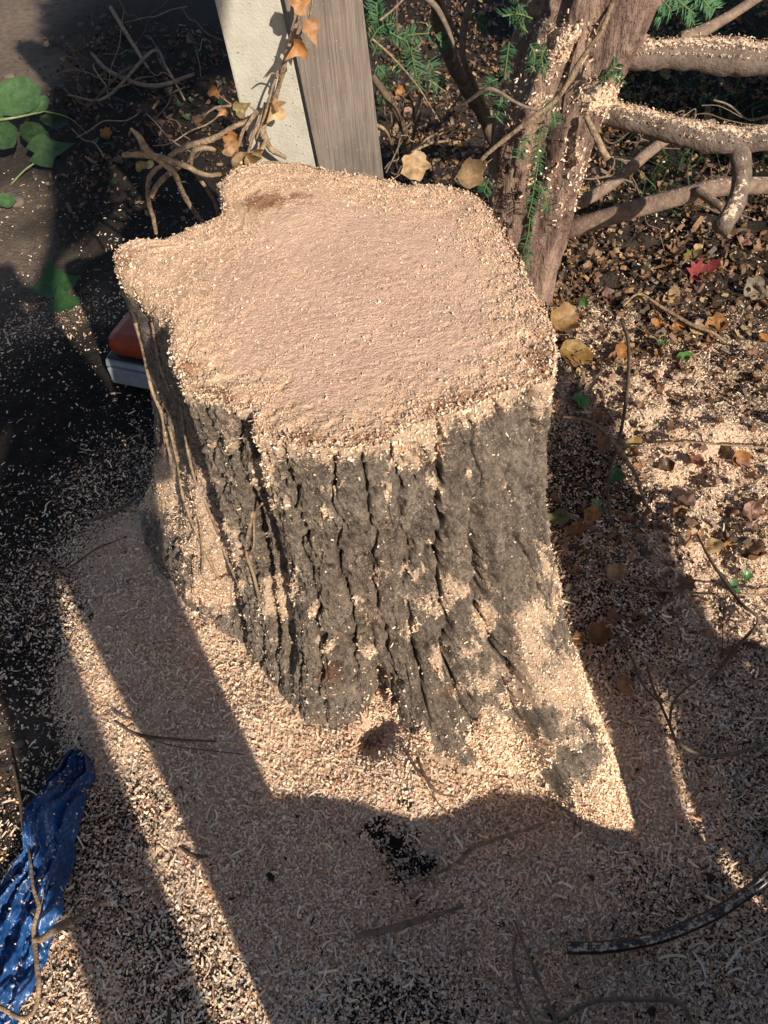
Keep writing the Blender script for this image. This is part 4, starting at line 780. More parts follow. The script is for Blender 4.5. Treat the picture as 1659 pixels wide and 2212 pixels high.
for i in range(24):
    x0, y0 = rng.uniform(170, 470), rng.uniform(10, 330); a_ = rng.normal(.3, .9); l_ = rng.uniform(50, 170)
    P_ = [gpt(x0+l_*(k_-.5)*math.cos(a_)+rng.normal(0, 5), max(-20, y0-l_*(k_-.5)*math.sin(a_)+rng.normal(0, 6)), .02+.04*math.sin(3*k_)) for k_ in np.linspace(0, 1, 5)]
    obj('stem', *tube(P_, rng.uniform(.001, .004), 5, 8, .2, 30, 680+i), M[['dark_stem', 'grey_stem', 'stem'][i % 3]], tg3)
# hanging vine in front of the yew
v1 = thing('woody_vine', pt(1020, 372, Y=1.62), 'long rope like brown vine crossing diagonally in front of the yew trunk', 'vine')
stem_obj('stem', [(1335,-30,1.60),(1300,60,1.60),(1255,130,1.61),(1205,210,1.62),(1150,255,1.63),(1090,300,1.64),(1045,340,1.65),(1018,378,1.67)], [.006,.006,.0062,.0065,.007,.006,.006,.005], M['stem'], v1, 110)
stem_obj('stem', [(1180,245,1.62),(1125,230,1.64),(1065,195,1.66),(1040,200,1.68),(1000,225,1.72),(930,250,1.8)], [.003,.004,.005,.0055,.004,.002], M['grey_stem'], v1, 111)
# ------------------------------------------------------------------ bare shrub between board and yew
sh = thing('bare_shrub', pt(960, 330, z=.0), 'bare many stemmed shrub between the timber board and the yew', 'shrub')
for i, (L_, r_, k_) in enumerate([
 ([(1085,340,2.35),(1040,240,2.35),(985,150,2.35),(950,60,2.35),(935,-60,2.3)], [.03,.027,.026,.024,.022], 'dark_stem'),
 ([(900,-20,2.1),(945,20,2.1),(970,70,2.1),(985,110,2.1),(980,135,2.1)], [.009,.009,.007,.005,.003], 'grey_stem'),
 ([(1025,-20,2.15),(1005,50,2.15),(1000,120,2.15),(1020,170,2.2),(1050,230,2.3)], [.012,.012,.011,.009,.008], 'grey_stem'),
 ([(945,-20,2.2),(975,50,2.2),(1005,105,2.2)], [.007]*3, 'grey_stem'),
 ([(955,-10,2.25),(970,50,2.25),(978,95,2.25)], [.006]*3, 'grey_stem'),
 ([(1005,70,2.15),(1030,40,2.15),(1055,15,2.15)], [.003,.002,.001], 'grey_stem'),
 ([(955,120,2.2),(920,150,2.2),(905,230,2.2),(885,320,2.3)], [.009,.009,.008,.007], 'grey_stem'),
 ([(805,165,2.1),(850,230,2.1),(878,300,2.2),(880,360,2.3)], [.011,.012,.013,.015], 'dark_stem'),
 ([(805,85,1.9),(850,125,1.9),(905,190,1.95),(950,262,2.0)], [.003,.003,.0025,.002], 'stem'),
 ([(860,-20,2.0),(858,30,2.0),(858,75,2.0)], [.003]*3, 'dark_stem'),
 ([(820,45,1.9),(850,20,1.9),(875,-5,1.9)], [.003,.003,.003], 'stem'),
 ([(800,265,1.9),(830,280,1.9),(845,310,2.0)], [.005,.005,.004], 'stem'),
 ([(870,345,2.1),(920,300,2.1),(975,275,2.1)], [.004,.004,.003], 'stem'),
 ([(890,330,1.95),(930,310,2.0),(990,300,2.05)], [.005,.005,.003], 'stem'),
 ([(850,330,2.3),(845,250,2.3),(835,190,2.3)], [.005,.004,.004], 'dark_stem')]):
    stem_obj('stem', L_, r_, M[k_], sh, 130+i, 8, .18, 40)
yb = thing('yew_seedling', pt(830, 150, Y=2.1)*np.array([1, 1, 0]), 'low feathery yew shoots growing behind the timber board', 'plant')
for i, s3 in enumerate([[(800,90),(820,60),(850,50)],[(805,120),(830,70),(870,85)],[(850,85),(890,75),(925,72)],[(820,50),(815,30),(812,5)],[(885,80),(890,120),(900,165)],[(895,130),(905,160),(900,190)],[(930,170),(945,185),(950,195)],[(815,140),(830,160),(835,190)],[(925,130),(935,150),(940,180)],[(860,110),(865,135),(868,150)],[(795,60),(798,40),(805,20)],[(940,75),(955,90),(985,85)],[(1010,30),(1035,50),(1050,60)]]):
    P3 = [pt(a_, b2_, Y=2.05+.01*i) for a_, b2_ in s3]; sprig(P3, 44, .03, np.array(NG)*1.2, yb, seed=200+i, upv=(0, -1, .7))
yr = thing('yew_bough', pt(1480, 20, Y=2.0)*np.array([1, 1, 0]), 'sunlit green yew bough hanging into the top right corner', 'plant')
for i, s3 in enumerate([[(1410,-20),(1440,10),(1450,25)],[(1440,-30),(1470,5),(1500,30)],[(1500,-30),(1520,0),(1535,20)],[(1470,-20),(1490,30),(1500,55)],[(1520,-20),(1540,5),(1545,20)],[(1420,0),(1425,20),(1430,35)]]):
    sprig([pt(a_, b2_, Y=2.0+.01*i) for a_, b2_ in s3], 44, .03, np.array(NG)*1.5, yr, seed=300+i, upv=(0, -1, .7))
# grass in the dark corner
n_ = 2200; x = rng.uniform(.6, 2.7, n_); y = rng.uniform(2.3, 4.8, n_); kp = (x > .2+.25*y); x, y = x[kp], y[kp]; n_ = len(x); b0 = np.stack([x, y, gh(x, y)-.005], 1)
l_ = rng.uniform(.05, .18, n_)[:, None]; d_ = rng.normal(0, .5, (n_, 3)); d_[:, 2] = 1; d_ /= np.linalg.norm(d_, axis=1)[:, None]; ww = np.cross(d_, rng.normal(0, 1, (n_, 3))); ww = ww/np.linalg.norm(ww, axis=1)[:, None]*.0022; bd = rng.normal(0, .4, (n_, 3))*l_*np.array([1, 1, 0])
v = np.stack([b0-ww, b0+ww, b0+d_*l_*.5+ww, b0+d_*l_*.5-ww, b0+d_*l_*.9+bd+ww*.3, b0+d_*l_*.9+bd-ww*.3], 1).reshape(-1, 3); i_ = np.arange(n_)[:, None]*6
kind(obj('grass', v, np.concatenate([i_+np.array([0, 1, 2, 3]), i_+np.array([3, 2, 4, 5])]), M['grass'], smooth=False, cols={'tint': np.repeat(np.array([.035, .07, .018])*rng.uniform(.4, 1.6, (n_, 1)), 6, 0)}, origin=(1.5, 3, 0)), 'stuff')['label'] = 'rough grass in the shade beyond the yew'
# ivy ground cover, far top left
n_ = 900; x = rng.uniform(-1.7, .2, n_); y = rng.uniform(2.4, 4.9, n_); b_ = MB()
for i in range(n_):
    if x[i] < -.42*y[i]*.8 and y[i] < 4.9: continue
    V_, f_, _ = leaf_geo('ivy', rng.uniform(.02, .05), .5, .2, int(rng.integers(1e5)))
    if fbm(np.array([x[i]*3]), np.array([y[i]*3]), 0, 77, 2)[0] < 0: continue
    b_.add(V_@orient((rng.normal(0, .5), rng.normal(0, .5), 1), rng.uniform(0, 6)).T+np.array([x[i], y[i], gh(x[i], y[i])+.02]), f_, np.array([[.03, .06, .02], [.09, .05, .03], [.05, .04, .03]][rng.integers(3)])*rng.uniform(.6, 1.4))
kind(b_.obj('ground_cover', M['leaf'], origin=(0, 3, 0)), 'stuff')['label'] = 'dim ivy and leaf litter in the shade behind the stump'
# ------------------------------------------------------------------ power tool behind the stump
tb = np.array(pt(286, 800, z=.08)); tb[2] = 0
ct = thing('chainsaw', (tb[0]+.07, tb[1]+.06, 0), 'orange and pale grey power saw housing half hidden behind the stump left side', 'power tool')
rot = Matrix.Rotation(R_(-22), 3, 'Z'); ctr = np.array(ct.location)
def cbox(name, off, s_, m_, bev=.015, parent=ct, rz=0):
    o_ = rot @ Vector(off); return obj(name, *box(Vector(ctr)+o_, s_, rot @ Matrix.Rotation(rz, 3, 'Z'), bev), m_, parent, smooth=False)
cbox('base_housing', (0, 0, .055), (.28, .16, .085), M['palegrey'], .025)
cbox('top_cover', (.015, .01, .135), (.26, .15, .066), M['orange'], .028)
cbox('dark_gap', (.012, .006, .101), (.268, .158, .006), M['black'], .002)  # black strip gives the gap under the cover its darkness
cbox('side_panel', (-.02, -.086, .052), (.20, .012, .055), M['palegrey'], .004)
cbox('guide_bar', (.36, -.02, .06), (.42, .006, .06), M['steel'], .002)
obj('handle', *tube([Vector(ctr)+rot @ Vector(p_) for p_ in ((.09, -.085, .08), (.09, -.09, .2), (.09, 0, .235), (.09, .09, .2), (.09, .085, .08))], .011, 10, 6, 0), M['black'], ct)

# ------------------------------------------------------------------ blue plastic sheet
rows = [(1625,168,190),(1650,148,205),(1690,112,200),(1730,86,186),(1770,70,176),(1810,62,172),(1850,58,166),(1885,20,158),(1920,-20,150),(1960,-50,140),(2010,-80,124),(2060,-100,112),(2110,-110,90),(2160,-110,62),(2212,-110,44),(2270,-110,30)]
nu, nv = 90, 200; yy = np.array([r_[0] for r_ in rows]); tv_ = np.linspace(yy[0], yy[-1], nv); le = np.interp(tv_, yy, [r_[1] for r_ in rows]); ri = np.interp(tv_, yy, [r_[2] for r_ in rows])
ri = ri+6*noise(tv_/25, 0*tv_, 0, 3); le = le+6*noise(tv_/25, 0*tv_+9, 0, 3)
U, Tq = np.meshgrid(np.linspace(0, 1, nu), tv_); XX = le[:, None]+(ri-le)[:, None]*U
dx = (XX-829.5)/FPX; dy = (Tq-1106)/FPX; D = cf+cr*dx[..., None]-cu*dy[..., None]; K = (.01-CAM[2])/D[..., 2]; W_ = CAM+D*K[..., None]
rid_ = 1-np.abs(noise(U*7+Tq/240+.8*noise(U*2, Tq/150, 0, 5), Tq/170, 0, 6)); rid2_ = 1-np.abs(noise(U*17-Tq/130, Tq/75, 0, 7)); bl = np.exp(-((Tq-1790)/75)**2)*np.sin(np.pi*U)
edge_ = sstep(0, .10, U)*sstep(1, .90, U)
W_[..., 2] = gh(W_[..., 0], W_[..., 1])+.008+edge_*(.030*rid_**4+.006*rid2_**3+.055*bl)+.004*fbm(U*30, Tq/12, 0, 8, 3)+.003
W_[..., 2] += edge_*.010*np.abs(fbm(U*14+Tq/60, Tq/38, 0, 12, 3))
W_[..., 2] -= .02*np.exp(-((U-.42)/.035)**2)*np.exp(-((Tq-1815)/50)**2)
ii = np.arange(nu*nv).reshape(nv, nu); q = np.stack([ii[:-1, :-1], ii[1:, :-1], ii[1:, 1:], ii[:-1, 1:]], -1).reshape(-1, 4)
o = obj('plastic_sheet', W_.reshape(-1, 3), q, M['blue']); tag(o, 'crumpled shiny blue plastic bag at the lower left border', 'plastic bag')
mo = o.modifiers.new('thickness', 'SOLIDIFY'); mo.thickness = .0006
wv2 = W_.reshape(-1, 3); pk = rng.choice(len(wv2), 420); v, q, c = flats(wv2[pk]+np.array([0, 0, .003]), np.tile([0, 0, 1.0], (420, 1)), rng.lognormal(math.log(.004), .6, 420).clip(.0015, .02), rng.uniform(.0012, .003, 420), .3)
kind(obj('chips_on_plastic', v, q, M['chip'], smooth=False, cols={'tint': c}), 'stuff')['label'] = 'stray wood chips lying on the blue plastic'
# ------------------------------------------------------------------ black pipe
PP = [gpt(a_, b2_, .018) for a_, b2_ in ((1222,2050),(1290,2050),(1360,2042),(1430,2026),(1490,2002),(1545,1975),(1600,1938),(1650,1898),(1720,1830),(1800,1740))]
PP = [p_+np.array([0, 0, .010+.003*i]) for i, p_ in enumerate(PP)]
Q_ = catmull(PP, 10); T_, N_, B_ = frames(Q_); an = np.linspace(0, 2*math.pi, 24, endpoint=False)
rp = np.full(24, .0098); rp = rp*(1-.42*np.exp(-((an-np.interp(0, [0], [math.pi/2]))/.30)**2)-.3*np.exp(-((an-3*math.pi/2)/.3)**2))
if (B_[5][2] < 0): rp = np.roll(rp, 12)
V_ = Q_[:, None]+rp[None, :, None]*(np.cos(an)[None, :, None]*N_[:, None]+np.sin(an)[None, :, None]*B_[:, None]*1.0); m_ = len(Q_)
f_ = [(i*24+j, i*24+(j+1) % 24, (i+1)*24+(j+1) % 24, (i+1)*24+j) for i in range(m_-1) for j in range(24)]
f_ += [tuple(range(24))[::-1], tuple((m_-1)*24+k_ for k_ in range(24))]
tag(obj('black_pipe', V_.reshape(-1, 3), f_, M['pipe']), 'grooved black plastic pipe curving over the chips at the lower right', 'pipe')

# ------------------------------------------------------------------ twigs lying about
def ground_twig(L_, r_, label, m_='stem', name='twig', seed=0, cat='twig', forks=()):
    P_ = [gpt(a_, b2_, c_) for a_, b2_, c_ in L_]; root = None
    P_ = [p_+np.array([0, 0, .008]) for p_ in P_]; v_, f_ = tube(P_, np.array(r_)*1.25, 7, 7, .25, 60, seed)
    b_ = MB(); b_.add(v_, f_)
    for fk in forks:
        vv_, ff_ = tube([gpt(a_, b2_, c_) for a_, b2_, c_ in fk], .0011, 5, 5, .2, 60, seed+1); b_.add(vv_, ff_)
    return tag(b_.obj(name, M[m_]), label, cat)
ground_twig([(60,1790,.02),(68,1850,.05),(76,1920,.06),(88,1960,.06),(78,2000,.06),(78,2030,.055),(84,2085,.06),(88,2130,.06),(80,2180,.05),(52,2200,.05),(10,2180,.05),(-40,2160,.05)], [.0015,.002,.0025,.003,.003,.0035,.0035,.0035,.003,.003,.003,.003], 'long bare forked twig lying lengthwise over the blue plastic', seed=1, forks=[[(88,1958,.06),(92,1940,.06),(94,1915,.07)],[(80,1985,.06),(72,1975,.07),(66,1968,.07)],[(68,1925,.05),(60,1918,.05),(55,1905,.06)]])
ground_twig([(74,2030,.055),(95,2030,.06),(115,2015,.06),(140,2000,.05),(170,1985,.03),(220,1950,.01)], [.003,.0045,.0055,.006,.004,.002], 'curved tan root stub crossing the right edge of the blue plastic', seed=2)
ground_twig([(30,1650,.015),(45,1720,.02),(52,1780,.02),(60,1840,.03)], [.002,.0025,.0025,.002], 'thin dark twig on black earth above the blue plastic', 'dark_stem', seed=3)
ground_twig([(1340,695,.03),(1355,740,.05),(1357,800,.05),(1352,860,.05),(1345,910,.05),(1335,960,.04),(1320,1010,.03),(1312,1060,.03),(1318,1120,.02),(1335,1160,.02)], [.003,.0038,.004,.004,.0038,.0035,.003,.003,.0025,.002], 'long dark stem curving down through the chips right of the stump', 'dark_stem', seed=4)
ground_twig([(1215,905,.03),(1270,915,.04),(1310,945,.05),(1345,990,.05),(1372,1030,.04),(1392,1090,.03),(1420,1125,.02),(1460,1160,.02)], [.003,.004,.0042,.004,.0035,.003,.002,.0015], 'tan stem arching out from the stump shade to the right', seed=5)
ground_twig([(1330,970,.02),(1400,970,.02),(1480,960,.02),(1560,965,.02),(1690,975,.02)], [.002,.0025,.002,.002,.0015], 'thin pale stem running horizontally across the right hand chips', seed=6)
ground_twig([(1345,665,.03),(1380,640,.03),(1430,670,.03),(1490,705,.03),(1540,725,.03),(1565,745,.02)], [.0025,.003,.004,.0045,.004,.003], 'tan knobbly twig sloping through the upper right litter', seed=7, forks=[[(1460,690,.03),(1455,715,.03),(1430,725,.03),(1390,715,.03),(1355,690,.02)]])
ground_twig([(1270,1470,.01),(1310,1420,.03),(1370,1360,.04),(1430,1310,.04),(1500,1260,.04)], [.001,.002,.002,.002,.0015], 'straight thin dark twig slanting up from the right root', 'dark_stem', seed=8)
ground_twig([(1505,1160,.02),(1530,1210,.06),(1570,1270,.07),(1600,1310,.07),(1635,1345,.06),(1590,1400,.04),(1560,1440,.03),(1530,1480,.02)], [.002,.0025,.003,.0028,.0025,.003,.003,.002], 'wiry dark twig bent like a hook near the right border', 'dark_stem', seed=9, forks=[[(1530,1210,.06),(1555,1240,.06),(1600,1290,.05)],[(1570,1270,.06),(1562,1340,.05),(1560,1420,.03)],[(1600,1310,.07),(1620,1340,.06)]])
ground_twig([(1250,1230,.03),(1320,1260,.03),(1400,1275,.03),(1500,1285,.03),(1659,1290,.03),(1740,1290,.03)], [.0015,.0015,.002,.002,.002,.002], 'thin straight pale stem crossing the lower right chips', seed=10)
ground_twig([(1330,1370,.02),(1365,1430,.02),(1385,1480,.02),(1430,1530,.02)], [.002,.0022,.002,.001], 'short dark rootlet in the shade right of the right root', 'dark_stem', seed=11)
ground_twig([(1455,1595,.01),(1445,1560,.03),(1460,1510,.03),(1520,1460,.03)], [.002,.002,.002,.001], 'curved wiry twig at the right shadow edge', 'dark_stem', seed=12)
ground_twig([(1445,1590,.02),(1490,1625,.02),(1560,1635,.02),(1690,1600,.02)], [.0025,.003,.003,.003], 'bowed brown stem lying across dark chips at the right border', 'grey_stem', seed=13)
ground_twig([(1395,1440,.01),(1410,1490,.02),(1440,1560,.02),(1455,1600,.02),(1470,1640,.01)], [.0015,.0022,.0022,.002,.001], 'dark jagged twig along the lit strip beside the right root', 'dark_stem', seed=14)
ground_twig([(250,1560,.02),(300,1590,.03),(380,1600,.02),(470,1605,.01)], [.002,.003,.0022,.0015], 'dark forked rootlet across the shaded sawdust at the left', 'dark_stem', seed=15, forks=[[(300,1590,.02),(370,1610,.02),(440,1620,.02),(530,1630,.01)]])
ground_twig([(910,1905,.01),(980,1870,.03),(1020,1835,.04),(1070,1815,.04),(1150,1790,.03),(1200,1770,.02)], [.0015,.0025,.0035,.0035,.0025,.0015], 'long thin tan root crossing the shade in front of the right root', seed=16)
ground_twig([(770,2025,.01),(850,2005,.02),(920,1985,.02),(1000,1960,.01)], [.004,.005,.004,.002], 'weathered brown root fragment half buried in foreground sawdust', 'grey_stem', seed=17)
ground_twig([(1110,1990,.01),(1130,2040,.03),(1160,2110,.03),(1180,2160,.03),(1215,2240,.03)], [.0015,.002,.0025,.0025,.0025], 'thin brown stem rising from the bottom edge left of the black pipe', 'grey_stem', seed=18)
ground_twig([(1115,2020,.01),(1108,2080,.02),(1120,2140,.02),(1160,2230,.02)], [.0015,.002,.002,.002], 'thinner brown stem beside the foreground stem', 'grey_stem', seed=19)
ground_twig([(1180,2220,.02),(1280,2165,.03),(1380,2160,.03),(1460,2165,.03),(1490,2210,.03),(1510,2260,.03)], [.003,.003,.003,.0035,.003,.003], 'arched olive brown stem at the bottom edge right of centre', 'grey_stem', seed=20)
ground_twig([(190,1130,.01),(240,1115,.02),(290,1085,.02),(305,1060,.03)], [.003,.004,.003,.002], 'dark bark sliver leaning on the left foot of the stump', 'dark_stem', seed=21)
ground_twig([(60,1220,.01),(90,1210,.02),(140,1235,.02),(210,1190,.02),(260,1170,.01)], [.002,.0025,.002,.002,.001], 'dark root hairs at the top of the lit strip on the left', 'dark_stem', seed=22, forks=[[(90,1210,.02),(120,1240,.02),(160,1230,.02)],[(90,1215,.01),(130,1260,.02),(190,1240,.02)]])
ground_twig([(390,1830,.02),(420,1850,.03),(450,1853,.03)], [.002,.0035,.002], 'short black twig on the lit edge of the left sawdust strip', 'dark_stem', seed=23)
ground_twig([(900,1640,.03),(930,1700,.04),(960,1720,.03),(990,1725,.03)], [.002,.0025,.0015,.001], 'wispy torn root at the hollow between the roots', 'dark_stem', seed=24, forks=[[(925,1695,.04),(950,1740,.03),(975,1765,.02)],[(900,1640,.05),(880,1680,.04),(885,1720,.03)]])
ground_twig([(240,1870,.01),(300,1905,.03),(340,1945,.02),(355,1960,.02)], [.0015,.002,.002,.001], 'bleached curved wood splinter right of the blue plastic', seed=25)
ground_twig([(200,120,.02),(240,160,.03),(330,190,.03),(420,165,.02)], [.006,.008,.008,.006], 'dim grey stick in the dark behind the stump', 'grey_stem', seed=26, cat='stick')
ground_twig([(150,210,.02),(230,215,.04),(330,115,.05),(360,150,.03),(400,220,.02)], [.004,.005,.006,.005,.003], 'bent root arching in the dark left of the concrete post', 'grey_stem', seed=27, cat='root')
ground_twig([(240,20,.02),(270,70,.03),(320,150,.02)], [.008,.008,.006], 'mossy stick lying in the dark at the top', 'stem', seed=28, cat='stick')
# dry climbing stems on the left side of the bark
lv = thing('clinging_ivy_stems', pt(380, 1130, z=.25), 'dry ivy stems clinging to the shaded left side of the stump', 'vine')
def bark_path(L_, off=.004):
    out = []
    P_ = BV.reshape(-1, 3)[::1]; sel = (px.ravel() > 230) & (px.ravel() < 620) & (np.sin(TH).ravel() < .5); PS = P_[sel]; XS, YS = px.ravel()[sel], py.ravel()[sel]
    for (x, y) in L_:
        d2 = (XS-x)**2+(YS-y)**2; c_ = np.argsort(d2)[:30]; ds = np.linalg.norm(PS[c_]-CAM, axis=1); p_ = PS[c_[np.argmin(ds)]]; out.append(p_+(CAM-p_)/np.linalg.norm(CAM-p_)*off)
    return out
for i, (L_, r_) in enumerate([([(285,700),(300,760),(325,840),(345,900),(355,960)], .004), ([(350,930),(365,980),(372,1010)], .0035), ([(360,920),(378,1000),(395,1080),(430,1160),(470,1250)], .003), ([(385,860),(400,960),(420,1040),(455,1120),(490,1200),(520,1270)], .003), ([(300,980),(310,1040),(330,1080)], .0022), ([(545,1110),(530,1190),(545,1240),(560,1300)], .0035), ([(510,1185),(545,1190),(555,1120),(560,1090)], .002), ([(405,1060),(430,1120),(438,1200),(435,1240)], .0025), ([(320,700),(345,790),(365,850)], .003)]):
    obj('stem', *tube(bark_path(L_), r_, 6, 6, .3, 70, 400+i), M['stem'], lv)
# pebbles on the lit earth
for (x, y, s_, lab) in [(35,437,.035,'round brown pebble on the sunlit earth at the left border'),(42,1607,.012,'flat brown pebble in dark earth above the blue plastic'),(20,165,.03,'clod like pebble on the sunlit earth near the top left corner'),(62,245,.025,'small clod on the dark edge of the sunlit earth')]:
    import bmesh
    bm = bmesh.new(); bmesh.ops.create_icosphere(bm, subdivisions=3, radius=s_); V_ = np.array([v_.co[:] for v_ in bm.verts]); f_ = [[v_.index for v_ in g_.verts] for g_ in bm.faces]; bm.free()
    V_ = V_*(1+.2*fbm(V_[:, 0]*40, V_[:, 1]*40, V_[:, 2]*40+x, 3, 3))[:, None]*np.array([1, .8, .55]); p_ = gpt(x, y, .004); tag(obj('pebble', V_+p_, f_, M['stone']), lab, 'stone')

# ------------------------------------------------------------------ photographer, and unseen shade casters added behind the camera
tE = math.tan(EL)
def back(x, y, s_c, z=0.0, dz=0.0):
    """point of the sun ray that reaches the ground at photo point (x, y), taken at distance s_c along the sun's bearing"""
    p_ = pt(x, y, z=z); s0 = -p_[0]*math.sin(AZ)+p_[1]*math.cos(AZ); t_ = s0-s_c
    return np.array([p_[0]+t_*math.sin(AZ), p_[1]-t_*math.cos(AZ), z+t_*tE])
def us(u_, s_, h_): return np.array([u_*math.cos(AZ)-s_*math.sin(AZ), u_*math.sin(AZ)+s_*math.cos(AZ), h_])
# the photographer: one skinned body
pe = thing('person', (.0, -.2, 0), 'person in dark clothes standing and holding a phone over the stump', 'person')
def skinned(name, verts, edges, radii, m_, parent, root=0):
    o0 = np.array(parent.location); me = bpy.data.meshes.new(name); me.from_pydata([tuple(np.array(v_)-o0) for v_ in verts], edges, []); me.update()
    o = bpy.data.objects.new(name, me); sc.collection.objects.link(o); o.parent = parent; me.materials.append(m_)
    o.modifiers.new('skin', 'SKIN'); o.modifiers.new('sub', 'SUBSURF').levels = 1
    for i, r_ in enumerate(radii):
        sv = me.skin_vertices[0].data[i]; sv.radius = (r_, r_) if np.isscalar(r_) else r_; sv.use_root = (i == root)
    return o
px0, py0 = .0, -.24
bv = [(px0+.015, py0, .95), (px0+.06, py0, 1.10), (px0+.05, py0, 1.30), (px0+.02, py0+.01, 1.44), (px0, py0+.03, 1.52), (px0, py0+.06, 1.60), (px0, py0+.07, 1.67),
      (px0-.045, py0, .86), (px0-.028, py0+.02, .50), (px0-.005, py0-.02, .09), (px0-.005, py0+.12, .04),
      (px0+.055, py0, .86), (px0+.05, py0+.02, .50), (px0+.05, py0-.02, .09), (px0+.055, py0+.12, .04),
      (px0-.16, py0, 1.38), (px0-.17, py0+.02, 1.15), (px0-.05, py0+.20, 1.36), (px0+.16, py0, 1.37), (px0+.19, py0+.02, 1.14), (px0+.05, py0+.20, 1.36)]
be = [(0,1),(1,2),(2,3),(3,4),(4,5),(5,6),(0,7),(7,8),(8,9),(9,10),(0,11),(11,12),(12,13),(13,14),(3,15),(15,16),(16,17),(3,18),(18,19),(19,20)]
br = [.125,.135,.145,.10,.05,.08,.065,.075,.055,.05,.035,.075,.055,.05,.035,.055,.045,.03,.055,.045,.03]
skinned('body', bv, be, br, M['cloth'], pe)
ph = tag(obj('phone', *box((0, -.035, 1.5), (.075, .009, .15), Matrix.Rotation(-CP, 3, 'X') if False else None, .002), M['black'], smooth=False), 'dark phone held up in both hands by the person', 'phone')
for sd in (-1, 1):
    for k_ in range(4):
        z0 = 1.43+.022*k_; skinned('finger', [(sd*.065, -.045, z0-.01), (sd*.058, -.055, z0), (sd*.040, -.052, z0+.004), (sd*.022, -.048, z0+.002)], [(0,1),(1,2),(2,3)], [.010,.009,.008,.007], M['skin'], pe)
# unseen tree added on the left, trunk and leaves shaped to shade the ground
tr = thing('leaning_shade_tree', us(-.30, -1.0, 0), 'unseen leaning tree added and shaped to shade the left ground', 'tree')
trk = [us(-.325, -1, -.1), us(-.325, -1, .5), us(-.335, -1, 1.0), us(-.32, -1, 1.3), us(-.2, -1, 1.52), us(-.07, -1, 1.70), us(.02, -1, 1.90), us(.095, -1, 2.04), us(.17, -1, 2.125), us(.26, -1, 2.195), us(.37, -1, 2.33), us(.53, -1, 2.68), us(.75, -1, 3.0), us(1.1, -1, 3.4), us(1.5, -1.1, 4.1)]
obj('trunk', *tube(trk, [.09,.085,.085,.085,.08,.06,.045,.03,.035,.07,.11,.115,.14,.15,.10], 16, 8, .1, 8, 501), M['limb'], tr)
cr_ = rng.normal(0, 1, (7500, 3)); cr_ = cr_/np.linalg.norm(cr_, axis=1)[:, None]*rng.uniform(0, 1, (7500, 1))**.4; P = us(1.5, -1.1, 3.95)+cr_*np.array([1.15, .9, 1.2]); P = P[(P[:, 2] > 2.8) & (P[:, 0]*math.cos(AZ)+P[:, 1]*math.sin(AZ) > .1+.457*(P[:, 2]-1.78))]; n_ = len(P)
CROWN_ = chips(P, rng.normal(0, 1, (n_, 3)), np.full(n_, .12), np.full(n_, .08), .5, cols=np.array([.05, .09, .03])*rng.uniform(.5, 1.6, (n_, 1)))
P2 = us(.78, -1.0, 3.0)+rng.normal(0, 1, (1500, 3))*np.array([.2, .2, .22]); uu_ = P2[:, 0]*math.cos(AZ)+P2[:, 1]*math.sin(AZ); P2 = P2[(P2[:, 2] > 2.66) & (uu_ > .07+.457*(P2[:, 2]-1.78))]; n_ = len(P2)
v, q, c = chips(P2, rng.normal(0, 1, (n_, 3)), np.full(n_, .09), np.full(n_, .06), .5, cols=np.array([.05, .09, .03])*rng.uniform(.5, 1.6, (n_, 1))); kind(obj('shade_spray', v, q, M['crown'], tr, smooth=False, cols={'tint': c}), 'stuff')  # leaf clump added to close the lit gap beside the limb
v, q, c = CROWN_; kind(obj('crown', v, q, M['crown'], tr, smooth=False, cols={'tint': c}), 'stuff')
# unseen forked tree added on the right, stems shaped to the shadow bands
tr2 = thing('forked_shade_tree', us(.66, -1.0, 0), 'unseen forked tree added to shade the ground right of the stump', 'tree')
def cpath(L_): return [back(x, y, -1.0) for x, y in L_]
A_ = [back(1462, 1840, -1.0), back(1372, 1590, -1.0), back(1303, 1400, -1.0), back(1275, 1200, -1.0), back(1255, 1000, -1.0), back(1235, 860, -1.0)]
obj('trunk', *tube([A_[0]*np.array([1, 1, 0])-[0, 0, .1], A_[0]*np.array([1, 1, .5]), *A_, A_[-1]+np.array([.02, 0, .3])], [.06,.055,.05,.045,.06,.08,.075,.06,.04], 16, 8, .12, 9, 502), M['limb'], tr2)
B_2 = [back(1620, 1790, -1.0), back(1540, 1560, -1.0), back(1430, 1330, -1.0), back(1345, 1170, -1.0), back(1285, 1000, -1.0)]
obj('limb', *tube([A_[0]*np.array([1, 1, 0]), (A_[0]+B_2[0])/2*np.array([1, 1, .6]), *B_2], [.05,.05,.062,.068,.075,.07,.05], 14, 8, .15, 11, 503), M['limb'], tr2)
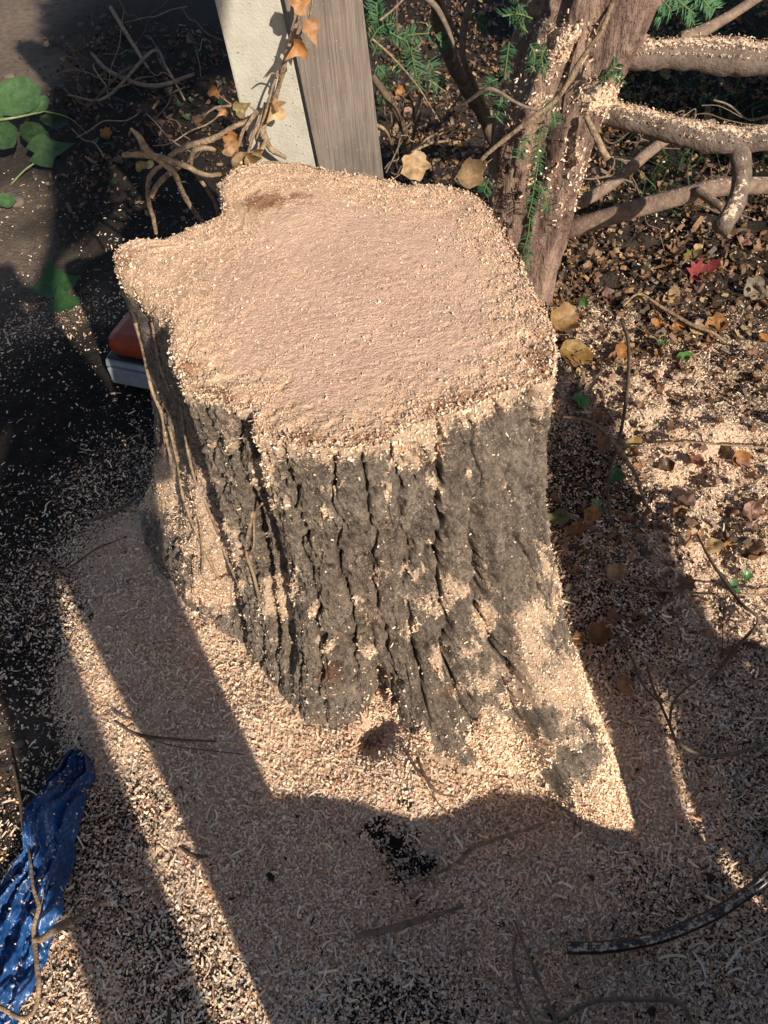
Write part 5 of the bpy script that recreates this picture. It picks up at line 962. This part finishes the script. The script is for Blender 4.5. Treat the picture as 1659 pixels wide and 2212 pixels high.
# unseen logs added behind the camera to shade the foreground
def log_obj(name, a0, a1, r_, seed, label):
    t3 = thing(name, (np.array(a0)+np.array(a1))/2*np.array([1, 1, 0]), label, 'log'); obj('bark', *tube([a0, (np.array(a0)*2+np.array(a1))/3, (np.array(a0)+np.array(a1)*2)/3, a1], [r_, r_*.98, r_, r_*.97], 24, 6, .08, 12, seed, cap=False), M['limb'], t3)
    for e_, f0 in ((a0, a1), (a1, a0)):
        e_ = np.array(e_); d_ = np.array(f0)-e_; d_ /= np.linalg.norm(d_); n1 = np.cross(d_, [0, 0, 1]); n1 /= np.linalg.norm(n1); n2 = np.cross(d_, n1); an_ = np.linspace(0, 2*math.pi, 24, endpoint=False)
        V_ = np.vstack([e_[None]-d_*.003, e_+d_*.004+r_*.97*(np.cos(an_)[:, None]*n1+np.sin(an_)[:, None]*n2)]); obj('cut_end', V_, [(0, 1+i, 1+(i+1) % 24) for i in range(24)], M['stem'], t3)
log_obj('shade_log', us(-.02, -.62, .14), us(.72, -.95, .13), .14, 511, 'unseen thick log added behind the camera to shade the foreground')
t3 = thing('shade_trunk', us(.1, -.55, 0), 'unseen tapering trunk added behind the camera, shaped for the foreground shadow', 'log')
obj('bark', *tube([us(-.10, -.55, .42), us(.02, -.55, .38), us(.16, -.55, .32), us(.33, -.55, .285), us(.47, -.55, .19), us(.62, -.55, .03)], [.22, .215, .205, .205, .18, .15], 28, 8, .06, 9, 512), M['limb'], t3)
# low unseen bush added on the right to dapple the ground
bs = thing('shade_bush', us(.95, -.6, 0), 'low unseen bush added to dapple the ground at the lower right', 'bush')
cr_ = rng.normal(0, 1, (900, 3)); cr_ = cr_/np.linalg.norm(cr_, axis=1)[:, None]*rng.uniform(0, 1, (900, 1))**.4; P = us(.98, -.65, .30)+cr_*np.array([.34, .25, .24]); n_ = len(P)
v, q, c = chips(P, rng.normal(0, 1, (n_, 3)), np.full(n_, .075), np.full(n_, .05), .5, cols=np.array([.05, .1, .03])*rng.uniform(.5, 1.6, (n_, 1))); kind(obj('shade_foliage', v, q, M['crown'], bs, smooth=False, cols={'tint': c}), 'stuff')
for k_ in range(5): obj('stem', *tube([us(.95, -.6, 0), us(.95+rng.normal(0, .08), -.6, .2), us(.95+rng.normal(0, .16), -.6, .42)], [.008, .006, .003], 6, 4, .1), M['dark_stem'], bs)
